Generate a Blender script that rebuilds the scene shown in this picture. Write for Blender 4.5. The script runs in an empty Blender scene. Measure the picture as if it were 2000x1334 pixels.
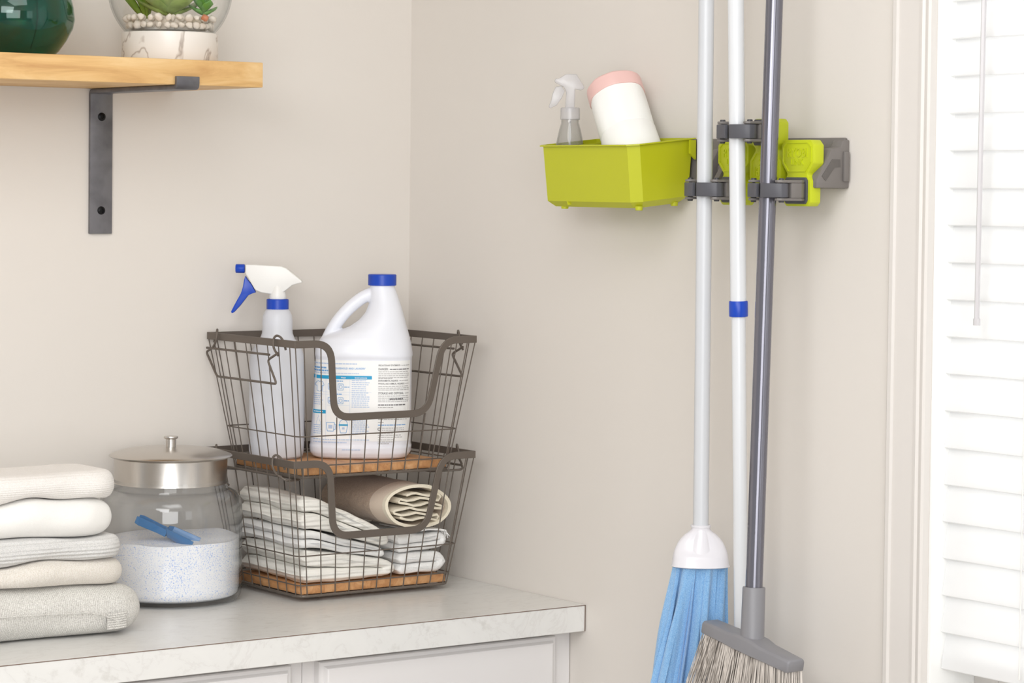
import bpy, bmesh, math, random
from mathutils import Vector, Matrix, noise
PI = math.pi
random.seed(7)
SC = bpy.context.scene
COL = SC.collection

# ---------------------------------------------------------------- camera
F_PX = 5275.908
YAW, PITCH, ROLL = 0.627364541, 0.0361178122, 0.0110751613
CAM = Vector((-2.3252, -3.4786, 1.5068))
fw = Vector((math.sin(YAW)*math.cos(PITCH), math.cos(YAW)*math.cos(PITCH), -math.sin(PITCH)))
r0 = Vector((math.cos(YAW), -math.sin(YAW), 0)); u0 = r0.cross(fw)
cr, sr = math.cos(ROLL), math.sin(ROLL)
rv = cr*r0 + sr*u0; uv = -sr*r0 + cr*u0
cd = bpy.data.cameras.new('camera'); cam = bpy.data.objects.new('camera', cd); COL.objects.link(cam)
cd.sensor_width = 36; cd.lens = F_PX*36/2000
cd.shift_y = -(667-547.0614)/2000
cd.clip_start = 0.05
M = Matrix((rv, uv, -fw)).transposed().to_4x4(); M.translation = CAM
cam.matrix_world = M
SC.camera = cam
# ---------------------------------------------------------------- world, lights, exposure
W = bpy.data.worlds.new('world'); SC.world = W; W.use_nodes = True
bg = W.node_tree.nodes['Background']; bg.inputs[0].default_value = (0.965, 0.985, 1.0, 1); bg.inputs[1].default_value = 0.58

def area(name, loc, target, sx, sy, power, color=(1, 1, 1)):
    ld = bpy.data.lights.new(name, 'AREA'); ld.shape = 'RECTANGLE'; ld.size = sx; ld.size_y = sy
    ld.energy = power; ld.color = color
    o = bpy.data.objects.new(name, ld); COL.objects.link(o); o.location = loc
    d = Vector(target) - Vector(loc); o.rotation_euler = d.to_track_quat('-Z', 'Y').to_euler()
    return o
area('room_light', (-2.3, -2.2, 2.34), (-0.25, -0.55, 1.05), 1.1, 1.1, 40, (0.98, 0.99, 1.0))
area('ceiling_light', (-1.2, -1.7, 2.42), (-1.2, -1.7, 0), 0.9, 0.9, 14, (0.98, 0.99, 1.0))
area('right_fill', (-0.25, -4.9, 1.6), (-0.7, -0.5, 1.2), 1.2, 1.5, 12, (0.97, 0.985, 1.0))  # added fill light, no window there; brightens the bin's near side
area('front_fill', (-2.9, -4.5, 1.55), (-0.3, -0.4, 1.15), 2.2, 1.8, 88, (0.985, 0.992, 1.0))  # frontal fill added near the camera to lighten jar and basket interiors
area('daylight', (0.75, -1.62, 1.6), (0.0, -1.62, 1.45), 1.2, 1.9, 24, (1.0, 0.995, 0.985))
try: SC.cycles.transparent_max_bounces = 24
except Exception: pass
vs = SC.view_settings
SC.display_settings.display_device = 'sRGB'
vs.view_transform = 'Standard'; vs.look = 'None'; vs.gamma = 1; vs.use_curve_mapping = False
vs.exposure = -0.41

# ---------------------------------------------------------------- materials
def s2l(c):
    return tuple(((v/255)/12.92 if v/255 <= 0.04045 else ((v/255+0.055)/1.055)**2.4) for v in c)

class Mat:
    def __init__(self, name, rgb=(200, 200, 200), rough=0.5, metal=0.0, **kw):
        self.m = bpy.data.materials.new(name); self.m.use_nodes = True
        self.nt = self.m.node_tree; self.N = self.nt.nodes; self.L = self.nt.links
        self.b = self.N['Principled BSDF']; self.out = self.N['Material Output']
        self.b.inputs['Base Color'].default_value = (*s2l(rgb), 1)
        self.b.inputs['Roughness'].default_value = rough
        self.b.inputs['Metallic'].default_value = metal
        for k, v in kw.items():
            self.b.inputs[k.replace('_', ' ')].default_value = v
    def coords(self, scale=(1, 1, 1), rot=(0, 0, 0)):
        tc = self.N.new('ShaderNodeTexCoord'); mp = self.N.new('ShaderNodeMapping')
        mp.inputs['Scale'].default_value = scale; mp.inputs['Rotation'].default_value = rot
        self.L.new(tc.outputs['Object'], mp.inputs['Vector']); return mp.outputs['Vector']
    def noise(self, scale, detail=4, vec=None, rough=0.5, dist=0.0):
        n = self.N.new('ShaderNodeTexNoise'); n.inputs['Scale'].default_value = scale
        n.inputs['Detail'].default_value = detail; n.inputs['Roughness'].default_value = rough
        n.inputs['Distortion'].default_value = dist
        self.L.new(vec if vec is not None else self.coords(), n.inputs['Vector']); return n.outputs['Fac']
    def wave(self, scale, direction='X', vec=None, dist=0.0, detail=2):
        n = self.N.new('ShaderNodeTexWave'); n.inputs['Scale'].default_value = scale
        n.bands_direction = direction; n.inputs['Distortion'].default_value = dist; n.inputs['Detail'].default_value = detail
        self.L.new(vec if vec is not None else self.coords(), n.inputs['Vector']); return n.outputs['Fac']
    def ramp(self, fac, stops):
        r = self.N.new('ShaderNodeValToRGB'); self.L.new(fac, r.inputs[0])
        e = r.color_ramp.elements
        while len(e) < len(stops): e.new(0.5)
        for el, (p, c) in zip(e, stops):
            el.position = p; el.color = (*s2l(c), 1)
        return r.outputs[0]
    def base(self, sock): self.L.new(sock, self.b.inputs['Base Color']); return self
    def bump(self, fac, strength=0.3, dist=0.001):
        b = self.N.new('ShaderNodeBump'); b.inputs['Strength'].default_value = strength
        b.inputs['Distance'].default_value = dist; self.L.new(fac, b.inputs['Height'])
        self.L.new(b.outputs[0], self.b.inputs['Normal']); return self
    def math(self, op, a, b):
        n = self.N.new('ShaderNodeMath'); n.operation = op
        for i, v in enumerate((a, b)):
            if isinstance(v, (int, float)): n.inputs[i].default_value = v
            else: self.L.new(v, n.inputs[i])
        return n.outputs[0]
    def mixc(self, fac, a, b):
        n = self.N.new('ShaderNodeMix'); n.data_type = 'RGBA'
        self.L.new(fac, n.inputs['Factor'])
        for i, v in ((6, a), (7, b)):
            if isinstance(v, tuple): n.inputs[i].default_value = (*s2l(v), 1)
            else: self.L.new(v, n.inputs[i])
        return n.outputs[2]

def thin_glass(name, tint=(1, 1, 1), gloss_rough=0.02, haze=0.0, ior=1.45, hazecol=(235, 235, 238), edge=0.55):
    m = bpy.data.materials.new(name); m.use_nodes = True; nt = m.node_tree; nt.nodes.clear()
    o = nt.nodes.new('ShaderNodeOutputMaterial'); t = nt.nodes.new('ShaderNodeBsdfTransparent')
    g = nt.nodes.new('ShaderNodeBsdfGlossy'); f = nt.nodes.new('ShaderNodeFresnel'); mx = nt.nodes.new('ShaderNodeMixShader')
    t.inputs[0].default_value = (*tint, 1); g.inputs['Roughness'].default_value = gloss_rough; f.inputs[0].default_value = ior
    gm = nt.nodes.new('ShaderNodeNewGeometry'); mr = nt.nodes.new('ShaderNodeMapRange')
    mr.inputs['To Min'].default_value = ior; mr.inputs['To Max'].default_value = 1/ior    # both faces reflect alike (thin wall)
    nt.links.new(gm.outputs['Backfacing'], mr.inputs['Value']); nt.links.new(mr.outputs[0], f.inputs[0])
    nt.links.new(f.outputs[0], mx.inputs[0])
    lw = nt.nodes.new('ShaderNodeLayerWeight'); lw.inputs[0].default_value = 0.5      # longer path through the wall at the rim
    pw = nt.nodes.new('ShaderNodeMath'); pw.operation = 'POWER'; pw.inputs[1].default_value = 4.0; nt.links.new(lw.outputs['Facing'], pw.inputs[0])
    mc = nt.nodes.new('ShaderNodeMix'); mc.data_type = 'RGBA'; mc.inputs[6].default_value = (*tint, 1)
    mc.inputs[7].default_value = (tint[0]*edge, tint[1]*edge*1.03, tint[2]*edge*1.02, 1)
    nt.links.new(pw.outputs[0], mc.inputs['Factor']); nt.links.new(mc.outputs[2], t.inputs[0])
    first = t.outputs[0]
    if haze:
        d = nt.nodes.new('ShaderNodeBsdfDiffuse'); d.inputs[0].default_value = (*s2l(hazecol), 1)
        tr = nt.nodes.new('ShaderNodeBsdfTranslucent'); tr.inputs[0].default_value = (*s2l(hazecol), 1)
        a = nt.nodes.new('ShaderNodeMixShader'); a.inputs[0].default_value = 0.5
        nt.links.new(d.outputs[0], a.inputs[1]); nt.links.new(tr.outputs[0], a.inputs[2])
        h = nt.nodes.new('ShaderNodeMixShader'); h.inputs[0].default_value = haze
        nt.links.new(t.outputs[0], h.inputs[1]); nt.links.new(a.outputs[0], h.inputs[2]); first = h.outputs[0]
    nt.links.new(first, mx.inputs[1]); nt.links.new(g.outputs[0], mx.inputs[2]); nt.links.new(mx.outputs[0], o.inputs[0])
    return m

m = Mat('wall_paint', (225, 219, 212), 0.75)
m.bump(m.noise(160, 3), 0.12, 0.0008); WALL = m.m
m = Mat('ceiling_paint', (240, 238, 234), 0.8); m.bump(m.noise(90, 3), 0.1, 0.001); CEIL = m.m
m = Mat('floor_wood', (176, 168, 158), 0.45)
m.base(m.ramp(m.noise(6, 5, m.coords((1, 9, 1))), [(0.3, (164, 156, 146)), (0.7, (192, 184, 174))])); FLOOR = m.m
m = Mat('white_trim', (221, 216, 211), 0.32); m.bump(m.noise(50, 2), 0.06, 0.0006); TRIM = m.m
JAMB = Mat('jamb_lit_white', (248, 248, 246), 0.35).m  # whiter than the trim: light from the slats put into the colour
m = Mat('cabinet_white', (226, 223, 222), 0.4); m.bump(m.noise(70, 3), 0.12, 0.0005); CAB = m.m
# marble laminate
m = Mat('marble_laminate', (226, 222, 216), 0.28)
v = m.noise(9, 8, m.coords((1, 1.6, 1.2), (0, 0.5, 0.6)), 0.62, 1.6)
vein = m.ramp(m.math('ABSOLUTE', m.math('SUBTRACT', v, 0.5), 0), [(0.0, (220, 218, 215)), (0.02, (226, 225, 222)), (0.2, (229, 228, 225))])
sp = m.ramp(m.noise(34, 5, m.coords((1, 3, 1)), 0.6), [(0.28, (216, 213, 209)), (0.42, (255, 255, 255))])
mm = m.N.new('ShaderNodeMix'); mm.data_type = 'RGBA'; mm.blend_type = 'MULTIPLY'; mm.inputs['Factor'].default_value = 0.55
m.L.new(vein, mm.inputs[6]); m.L.new(sp, mm.inputs[7]); m.base(mm.outputs[2]); MARBLE = m.m
SEAM = Mat('laminate_seam', (120, 100, 88), 0.6).m
# pine shelf
def wood(name, c1, c2, c3, rough, scale=(1, 1, 1), ring=26, knots=True):
    m = Mat(name, c2, rough)
    vec = m.coords(scale)
    n1 = m.noise(ring, 6, vec, 0.62, 0.9)
    col = m.ramp(n1, [(0.28, c1), (0.5, c2), (0.72, c3)])
    if knots:
        k = m.ramp(m.noise(22, 3, m.coords((0.7, 1.8, 2.2)), 0.5), [(0.16, (150, 100, 50)), (0.24, (255, 255, 255))])
        x = m.N.new('ShaderNodeMix'); x.data_type = 'RGBA'; x.blend_type = 'MULTIPLY'; x.inputs['Factor'].default_value = 0.6
        m.L.new(col, x.inputs[6]); m.L.new(k, x.inputs[7]); col = x.outputs[2]
    m.base(col); m.bump(n1, 0.1, 0.0008); return m.m
PINE = wood('pine', (200, 152, 96), (224, 182, 122), (238, 204, 150), 0.5, (0.9, 7, 6), 7)
ACACIA = wood('acacia_board', (168, 112, 70), (204, 150, 100), (224, 178, 132), 0.45, (5, 1, 4), 12, False)
m = Mat('black_steel', (84, 84, 88), 0.42, 0.5)
m.base(m.ramp(m.noise(26, 5), [(0.3, (98, 97, 101)), (0.6, (124, 123, 127))])); STEEL = m.m
BLACK = Mat('black_screw', (20, 20, 22), 0.35, 0.6).m
m = Mat('bronze_wire', (108, 99, 91), 0.5, 0.35); WIRE = m.m
m = Mat('brushed_steel', (205, 200, 194), 0.28, 1.0)
m.bump(m.noise(60, 2, m.coords((1, 1, 30))), 0.08, 0.0004); CHROME = m.m
GLASS = thin_glass('clear_glass', (0.99, 0.993, 0.992), 0.015, haze=0.035, ior=1.5, edge=0.42)  # slight diffuse haze added to brighten the jar's shaded inside
BOWLG = thin_glass('bowl_glass', (0.994, 0.996, 0.995), 0.02, edge=0.72)
GLASS2 = thin_glass('window_glass', (0.97, 0.98, 0.98), 0.0, edge=0.95)
PETG = thin_glass('clear_plastic', (0.93, 0.93, 0.925), 0.06, 0.10)
HAZEP = thin_glass('frosted_plastic', (0.97, 0.97, 0.98), 0.2, 0.42, hazecol=(240, 240, 244))
def green_glass():
    m = Mat('green_glass', (30, 120, 90), 0.03, Transmission_Weight=0.96, IOR=1.45)
    n = m.noise(9, 3, m.coords((1, 1, 0.35)), 0.6, 0.8)
    m.base(m.ramp(n, [(0.3, (64, 136, 108)), (0.5, (66, 160, 146)), (0.7, (120, 134, 86))])); return m.m
VASE = green_glass()
m = Mat('powder_detergent', (238, 240, 246), 0.9)
n = m.noise(600, 2, None, 0.6)
big = m.noise(14, 3)
fac = m.ramp(m.math('ADD', n, m.math('MULTIPLY', big, 0.22)), [(0.68, (0, 0, 0)), (0.80, (255, 255, 255))])
rgb2 = m.N.new('ShaderNodeRGBToBW'); m.L.new(fac, rgb2.inputs[0])
m.base(m.mixc(rgb2.outputs[0], (252, 252, 255), (158, 188, 244))); m.bump(n, 0.5, 0.002); POWDER = m.m
SCOOP = Mat('blue_scoop', (44, 126, 190), 0.25, Transmission_Weight=0.25).m
BLUE = Mat('blue_plastic', (14, 68, 184), 0.35).m
WPLAST = Mat('white_plastic', (236, 235, 232), 0.35, Subsurface_Weight=0.0).m
JUGM = Mat('jug_plastic', (238, 240, 248), 0.33).m
CAPM = Mat('mop_cap_plastic', (226, 224, 229), 0.22).m
WHITE = Mat('bright_white_plastic', (246, 246, 244), 0.3).m
def milky():
    m = Mat('milky_bottle', (246, 248, 253), 0.35)
    tr = m.N.new('ShaderNodeBsdfTransparent'); mx = m.N.new('ShaderNodeMixShader'); mx.inputs[0].default_value = 0.55
    tr.inputs[0].default_value = (0.98, 0.98, 1, 1)
    m.L.new(tr.outputs[0], mx.inputs[1]); m.L.new(m.b.outputs[0], mx.inputs[2]); m.L.new(mx.outputs[0], m.out.inputs[0]); return m.m
MILKY = milky()
PAPER = Mat('label_paper', (251, 251, 250), 0.5).m
INK = {'blue': Mat('ink_blue', (112, 168, 222), 0.5).m, 'cyan': Mat('ink_cyan', (30, 162, 212), 0.5).m,
       'dark': Mat('ink_gray', (112, 110, 112), 0.5).m, 'light': Mat('ink_light_blue', (190, 208, 236), 0.5).m,
       'gray': Mat('ink_light_gray', (186, 184, 184), 0.5).m}
LIME = Mat('lime_plastic', (196, 206, 30), 0.42).m
LIMEB = Mat('lime_bin_plastic', (190, 194, 30), 0.38).m
HGRAY = Mat('holder_gray', (120, 115, 112), 0.45).m
HDARK = Mat('jaw_rubber', (84, 84, 90), 0.5).m
HREC = Mat('recess_shade_gray', (100, 96, 93), 0.5).m
PIN = Mat('hinge_pin', (60, 60, 64), 0.4).m
POLEW = Mat('pole_white', (208, 210, 214), 0.3).m
POLEW2 = Mat('pole_bright_white', (224, 226, 229), 0.25).m
POLEG = Mat('pole_gray', (116, 115, 124), 0.13, 0.5).m
BGRAY = Mat('broom_gray', (132, 131, 135), 0.4); BGRAY.bump(BGRAY.noise(40, 4), 0.15, 0.001); BGRAY = BGRAY.m
m = Mat('bristle', (176, 168, 160), 0.5); m.base(m.ramp(m.noise(300, 1, m.coords((1, 1, 0.02))), [(0.3, (150, 142, 134)), (0.6, (214, 206, 198))])); BRIST = m.m
def cloth(name, rgb, ribdir=None, ribscale=60, ribstr=0.6, grain=900, gstr=0.5, heather=None, dist=0.0018):
    m = Mat(name, rgb, 0.92, Sheen_Weight=0.25)
    n = m.noise(grain, 2)
    if heather:
        m.base(m.ramp(m.noise(800, 3), [(0.36, heather), (0.58, rgb)]))
    if ribdir:
        w = m.wave(ribscale, ribdir, None, 0.6, 1)
        h = m.math('ADD', m.math('MULTIPLY', w, ribstr), m.math('MULTIPLY', n, gstr))
    else: h = m.math('MULTIPLY', n, gstr)
    m.bump(h, 0.8, dist); return m.m
KNIT1 = cloth('cream_knit', (241, 237, 233), 'Z', 110, 0.25, heather=(232, 227, 221))
KNIT2 = cloth('white_knit', (243, 241, 237))
KNIT3 = cloth('heather_gray_rib', (226, 224, 221), 'Z', 62, 0.9, heather=(205, 204, 202))
KNIT4 = cloth('oat_knit', (232, 226, 218), 'X', 150, 0.2, heather=(217, 208, 196))
KNIT5 = cloth('marl_gray_knit', (226, 223, 217), 'X', 120, 0.3, heather=(190, 186, 180))
WAFFLE = cloth('ivory_ribbed_towel', (253, 250, 242), 'Z', 44, 0.9, dist=0.0022)
TOWW = cloth('white_towel', (252, 251, 249), None, gstr=0.9)
CREAMC = cloth('cream_cotton', (246, 236, 214), None, gstr=0.6)
TAUPE = cloth('beige_fleece', (204, 184, 164), None, gstr=1.0, grain=160, heather=(184, 160, 140))
m = Mat('blue_microfiber', (120, 170, 220), 0.95, Sheen_Weight=0.4)
w = m.wave(36, 'X', m.coords((1, 1, 0.05)), 2.0); n = m.noise(1300, 3)
m.base(m.ramp(n, [(0.3, (104, 162, 222)), (0.55, (148, 196, 240)), (0.75, (182, 216, 248))]))
m.bump(m.math('ADD', m.math('MULTIPLY', w, 0.6), n), 0.8, 0.0014); MOPB = m.m
PINK = Mat('pink_plastic', (248, 206, 200), 0.35, Transmission_Weight=0.15).m
m = Mat('bag_film', (246, 246, 243), 0.4); m.bump(m.noise(26, 4), 0.5, 0.004); FILM = m.m
m = Mat('succulent_green', (120, 150, 62), 0.45)
m.base(m.ramp(m.noise(40, 3), [(0.3, (110, 132, 52)), (0.5, (146, 172, 88)), (0.75, (178, 186, 118))])); SUCC = m.m
SUCC2 = Mat('sprig_green', (98, 150, 66), 0.45).m
SUCC3 = Mat('grass_green', (104, 128, 30), 0.45).m
m = Mat('pebble', (226, 214, 200), 0.55); m.base(m.ramp(m.noise(60, 3), [(0.3, (214, 196, 176)), (0.6, (238, 232, 224))])); PEB = m.m
PEBO = Mat('pebble_orange', (206, 128, 90), 0.55).m
m = Mat('marble_base', (236, 231, 224), 0.3)
nn = m.noise(7, 4, m.coords((1, 1, 0.6), (0.3, 0.7, 0.2)), 0.55, 2.2)
m.base(m.ramp(m.math('ABSOLUTE', m.math('SUBTRACT', nn, 0.5), 0), [(0, (178, 168, 160)), (0.008, (206, 198, 190)), (0.025, (236, 232, 226))])); MBASE = m.m
def slatm():
    m = Mat('blind_slat', (250, 250, 250), 0.5)
    t = m.N.new('ShaderNodeBsdfTranslucent'); t.inputs[0].default_value = (0.95, 0.95, 0.95, 1)
    mx = m.N.new('ShaderNodeMixShader'); mx.inputs[0].default_value = 0.42
    m.L.new(m.b.outputs[0], mx.inputs[1]); m.L.new(t.outputs[0], mx.inputs[2]); m.L.new(mx.outputs[0], m.out.inputs[0]); return m.m
SLAT = slatm()
WAND = Mat('blind_wand', (205, 202, 204), 0.3).m
CORD = Mat('blind_cord', (236, 234, 230), 0.7).m

# ---------------------------------------------------------------- mesh helpers
class MB:
    def __init__(self): self.v = []; self.f = []; self.mi = []; self.cur = 0
    def add(self, vs, fs):
        o = len(self.v); self.v += [tuple(p) for p in vs]
        self.f += [tuple(i+o for i in f) for f in fs]; self.mi += [self.cur]*len(fs); return self
    def box(self, lo, hi):
        x0, y0, z0 = lo; x1, y1, z1 = hi
        vs = [(x0, y0, z0), (x1, y0, z0), (x1, y1, z0), (x0, y1, z0), (x0, y0, z1), (x1, y0, z1), (x1, y1, z1), (x0, y1, z1)]
        return self.add(vs, [(0, 3, 2, 1), (4, 5, 6, 7), (0, 1, 5, 4), (1, 2, 6, 5), (2, 3, 7, 6), (3, 0, 4, 7)])
    def rings(self, rings, caps=True, closed=False):
        n = len(rings[0]); vs = [p for r in rings for p in r]; fs = []
        R = len(rings)
        for i in range(R if closed else R-1):
            a, b = i*n, ((i+1) % R)*n
            for j in range(n):
                k = (j+1) % n
                fs.append((a+j, a+k, b+k, b+j))
        if caps and not closed:
            fs.append(tuple(range(n-1, -1, -1))); fs.append(tuple((R-1)*n+j for j in range(n)))
        return self.add(vs, fs)
    def tube(self, pts, r, segs=8, closed=False, caps=True):
        P = [Vector(p) for p in pts]; n = len(P)
        rr = r if isinstance(r, (list, tuple)) else [r]*n
        T = []
        for i in range(n):
            a = P[(i-1) % n] if (closed or i > 0) else P[i]; b = P[(i+1) % n] if (closed or i < n-1) else P[i]
            T.append((b-a).normalized())
        ref = Vector((0, 0, 1)) if abs(T[0].z) < 0.9 else Vector((1, 0, 0))
        N = (ref - T[0]*ref.dot(T[0])).normalized(); rings = []
        for i in range(n):
            if i: N = (N - T[i]*N.dot(T[i])).normalized()
            B = T[i].cross(N)
            rings.append([P[i] + rr[i]*(math.cos(2*PI*j/segs)*N + math.sin(2*PI*j/segs)*B) for j in range(segs)])
        return self.rings(rings, caps, closed)
    def lathe(self, prof, c, segs=40, axis=None, caps=True):
        c = Vector(c)
        if axis is None: A, X, Y = Vector((0, 0, 1)), Vector((1, 0, 0)), Vector((0, 1, 0))
        else:
            A = Vector(axis).normalized(); X = A.orthogonal().normalized(); Y = A.cross(X)
        rings = [[c + A*z + r*(math.cos(2*PI*j/segs)*X + math.sin(2*PI*j/segs)*Y) for j in range(segs)] for r, z in prof]
        return self.rings(rings, caps)
    def prism(self, poly, o, U, V, N, d0, d1):
        o, U, V, N = Vector(o), Vector(U), Vector(V), Vector(N)
        return self.rings([[o + U*a + V*b + N*d for a, b in poly] for d in (d0, d1)])
    def obj(self, name, mats, parent=None, bevel=0, segs=2, smooth=True, angle=35, sub=0):
        me = bpy.data.meshes.new(name); me.from_pydata(self.v, [], self.f)
        mats = mats if isinstance(mats, (list, tuple)) else [mats]
        for mt in mats: me.materials.append(mt)
        for p, i in zip(me.polygons, self.mi): p.material_index = i
        bm = bmesh.new(); bm.from_mesh(me); bmesh.ops.recalc_face_normals(bm, faces=bm.faces)
        if bevel:
            ed = [e for e in bm.edges if len(e.link_faces) == 2 and e.calc_face_angle(0) > math.radians(30)]
            bmesh.ops.bevel(bm, geom=ed, offset=bevel, segments=segs, profile=0.5, affect='EDGES', clamp_overlap=True)
        bm.to_mesh(me); bm.free()
        if smooth:
            me.shade_smooth() if hasattr(me, 'shade_smooth') else None
            try: me.set_sharp_from_angle(angle=math.radians(angle))
            except Exception: pass
        o = bpy.data.objects.new(name, me); COL.objects.link(o)
        if parent:
            o.parent = parent
            o.matrix_parent_inverse = Matrix.Translation(parent.location).inverted() if not parent.parent else Matrix.Identity(4)
            if parent.parent: o.matrix_parent_inverse = (Matrix.Translation(parent.parent.location) if False else Matrix.Identity(4))
        if sub:
            s = o.modifiers.new('subsurf', 'SUBSURF'); s.levels = s.render_levels = sub
        return o

def tag(o, label=None, cat=None, group=None, kind=None):
    if label: o['label'] = label
    if cat: o['category'] = cat
    if group: o['group'] = group
    if kind: o['kind'] = kind
    return o
def thing(name, label, cat, loc=(0, 0, 0), group=None):
    o = bpy.data.objects.new(name, None); COL.objects.link(o); o.empty_display_size = 0.02
    o.location = loc
    return tag(o, label, cat, group)
def smoothpath(pts, it=2, closed=False):
    P = [Vector(p) for p in pts]
    for _ in range(it):
        Q = []
        n = len(P)
        rng = range(n if closed else n-1)
        if not closed: Q.append(P[0])
        for i in rng:
            a, b = P[i], P[(i+1) % n]
            Q += [a*0.75+b*0.25, a*0.25+b*0.75]
        if not closed: Q.append(P[-1])
        P = Q
    return P
def fillet(pts, r, seg=5):
    P = [Vector(p) for p in pts]; out = [P[0]]
    for i in range(1, len(P)-1):
        a, b, c = P[i-1], P[i], P[i+1]
        d1 = (a-b); d2 = (c-b); rr = min(r, d1.length*0.49, d2.length*0.49)
        p, q = b+d1.normalized()*rr, b+d2.normalized()*rr
        for k in range(seg+1):
            t = k/seg; out.append((1-t)**2*p + 2*t*(1-t)*b + t*t*q)
    out.append(P[-1]); return out

# ---------------------------------------------------------------- the room
tag(MB().box((-4.0, -5.2, -0.05), (0.3, 0.12, 0)).obj('floor', FLOOR), kind='structure')
tag(MB().box((-4.0, -5.2, 2.44), (0.14, 0.12, 2.5)).obj('ceiling', CEIL), kind='structure')
tag(MB().box((-4.0, 0, 0), (0.0, 0.12, 2.44)).obj('wall_left', WALL), kind='structure')
WY0, WY1, WZ0, WZ1 = -1.138, -2.05, 0.880, 2.15     # window opening
b = MB()
b.box((0, WY0, 0), (0.12, 0.12, 2.44)); b.box((0, -5.2, 0), (0.12, WY1, 2.44))
b.box((0, WY1, 0), (0.12, WY0, WZ0)); b.box((0, WY1, WZ1), (0.12, WY0, 2.44))
tag(b.obj('wall_right', WALL, smooth=False), kind='structure')
tag(MB().box((-0.014, -5.2, 0), (0, -0.43, 0.11)).obj('baseboard_right', TRIM, bevel=0.003), kind='structure')
# casing: moulded profile swept up the jamb side, across the head and down
prof = [(0.0, 0.0), (0.0, 0.008), (0.004, 0.011), (0.010, 0.011), (0.012, 0.008), (0.046, 0.0065), (0.050, 0.006), (0.0515, 0.011), (0.055, 0.0115),
        (0.058, 0.009), (0.062, 0.0115), (0.066, 0.012), (0.069, 0.010), (0.069, 0.0)]   # (distance inwards, stand-off)
OY = -1.069
def casing(path):   # path of (point, inward dir)
    b = MB(); rings = []
    for p, d in path: rings.append([Vector(p) + Vector(d)*a + Vector((-1, 0, 0))*h for a, h in prof])
    b.rings(rings); return b
tag(casing([((0, OY, 0.884), (0, -1, 0)), ((0, OY, WZ1+0.069), (0, -1, -1)), ((0, WY1-0.069, WZ1+0.069), (0, 1, -1)), ((0, WY1-0.069, 0.884), (0, 1, 0))]).obj('trim_1', TRIM, angle=25), kind='structure')
win = thing('window_1', None, None, (0.06, -1.6, 0.9)); tag(win, kind='structure')
b = MB()
JT = 0.006
b.box((0.0, WY0-JT, WZ0), (0.12, WY0, WZ1)); b.box((0.0, WY1, WZ0), (0.12, WY1+JT, WZ1)); b.box((0.0, WY1, WZ1-JT), (0.12, WY0, WZ1))
b.obj('jamb', JAMB, win, bevel=0.001)
b = MB(); b.box((-0.03, WY1-0.08, WZ0-0.022), (0.12, OY+0.012, WZ0+0.004)); b.obj('window_sill', TRIM, win, bevel=0.004)
b = MB(); fx0, fx1 = 0.075, 0.11; fwid = 0.04
b.box((fx0, WY0-JT-fwid, WZ0), (fx1, WY0-JT, WZ1)); b.box((fx0, WY1+JT, WZ0), (fx1, WY1+JT+fwid, WZ1))
ya_, yb2 = WY1+JT+fwid, WY0-JT-fwid
b.box((fx0+0.001, ya_, WZ0), (fx1, yb2, WZ0+fwid)); b.box((fx0+0.001, ya_, WZ1-fwid), (fx1, yb2, WZ1)); b.box((fx0+0.001, ya_, 1.50), (fx1, yb2, 1.53))
b.obj('sash_frame', TRIM, win, bevel=0.002)
MB().box((0.09, WY1+0.03, WZ0+0.03), (0.094, WY0-0.03, WZ1-0.03)).obj('pane', GLASS2, win)
# blinds
bl = thing('window_blind', 'white horizontal slat blind closed inside the bright window', 'blind', (0.03, -1.6, 2.1))
zs = 1.0087+0.003; k = -2
by0, by1 = WY0-JT-0.002, WY1+JT+0.002
i = -2
while True:
    z = zs + i*0.0449
    if z > 2.06: break
    jit = 0.0008*math.sin(i*2.3)
    rr = []
    for t in range(9):      # slat cross-section, room-side edge down, gently cupped
        q = t/8; w = (q-0.5)*0.050
        rr.append((0.022 + w*0.20 - 0.0006*math.cos((q-0.5)*PI), z + 0.0245 + w*0.98))
    top = [(x-0.0012, zz+0.0012) for x, zz in rr]; loop = rr + top[::-1]
    MB().rings([[Vector((x+jit, y, zz)) for x, zz in loop] for y in (by0, by1)]).obj('slat', SLAT, bl, angle=50)
    i += 1
MB().box((0.024, by1, 0.926), (0.05, by0, 0.940)).obj('bottom_rail', SLAT, bl, bevel=0.003)
MB().box((0.008, by1, 2.09), (0.05, by0, 2.14)).obj('head_rail', SLAT, bl, bevel=0.002)
for y in (-1.279, -1.90):
    MB().tube([(0.0115, y, 0.93), (0.0115, y, 2.09)], 0.0009, 6).obj('ladder_cord', CORD, bl)
b = MB(); b.tube([(0.012, -1.222, 2.08), (-0.002, -1.2185, 2.0), (-0.007, -1.2185, 1.352)], 0.0032, 6); b.tube([(-0.007, -1.2185, 1.352), (-0.007, -1.2185, 1.344)], 0.0042, 8)
b.obj('tilt_wand', WAND, bl)

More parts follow.
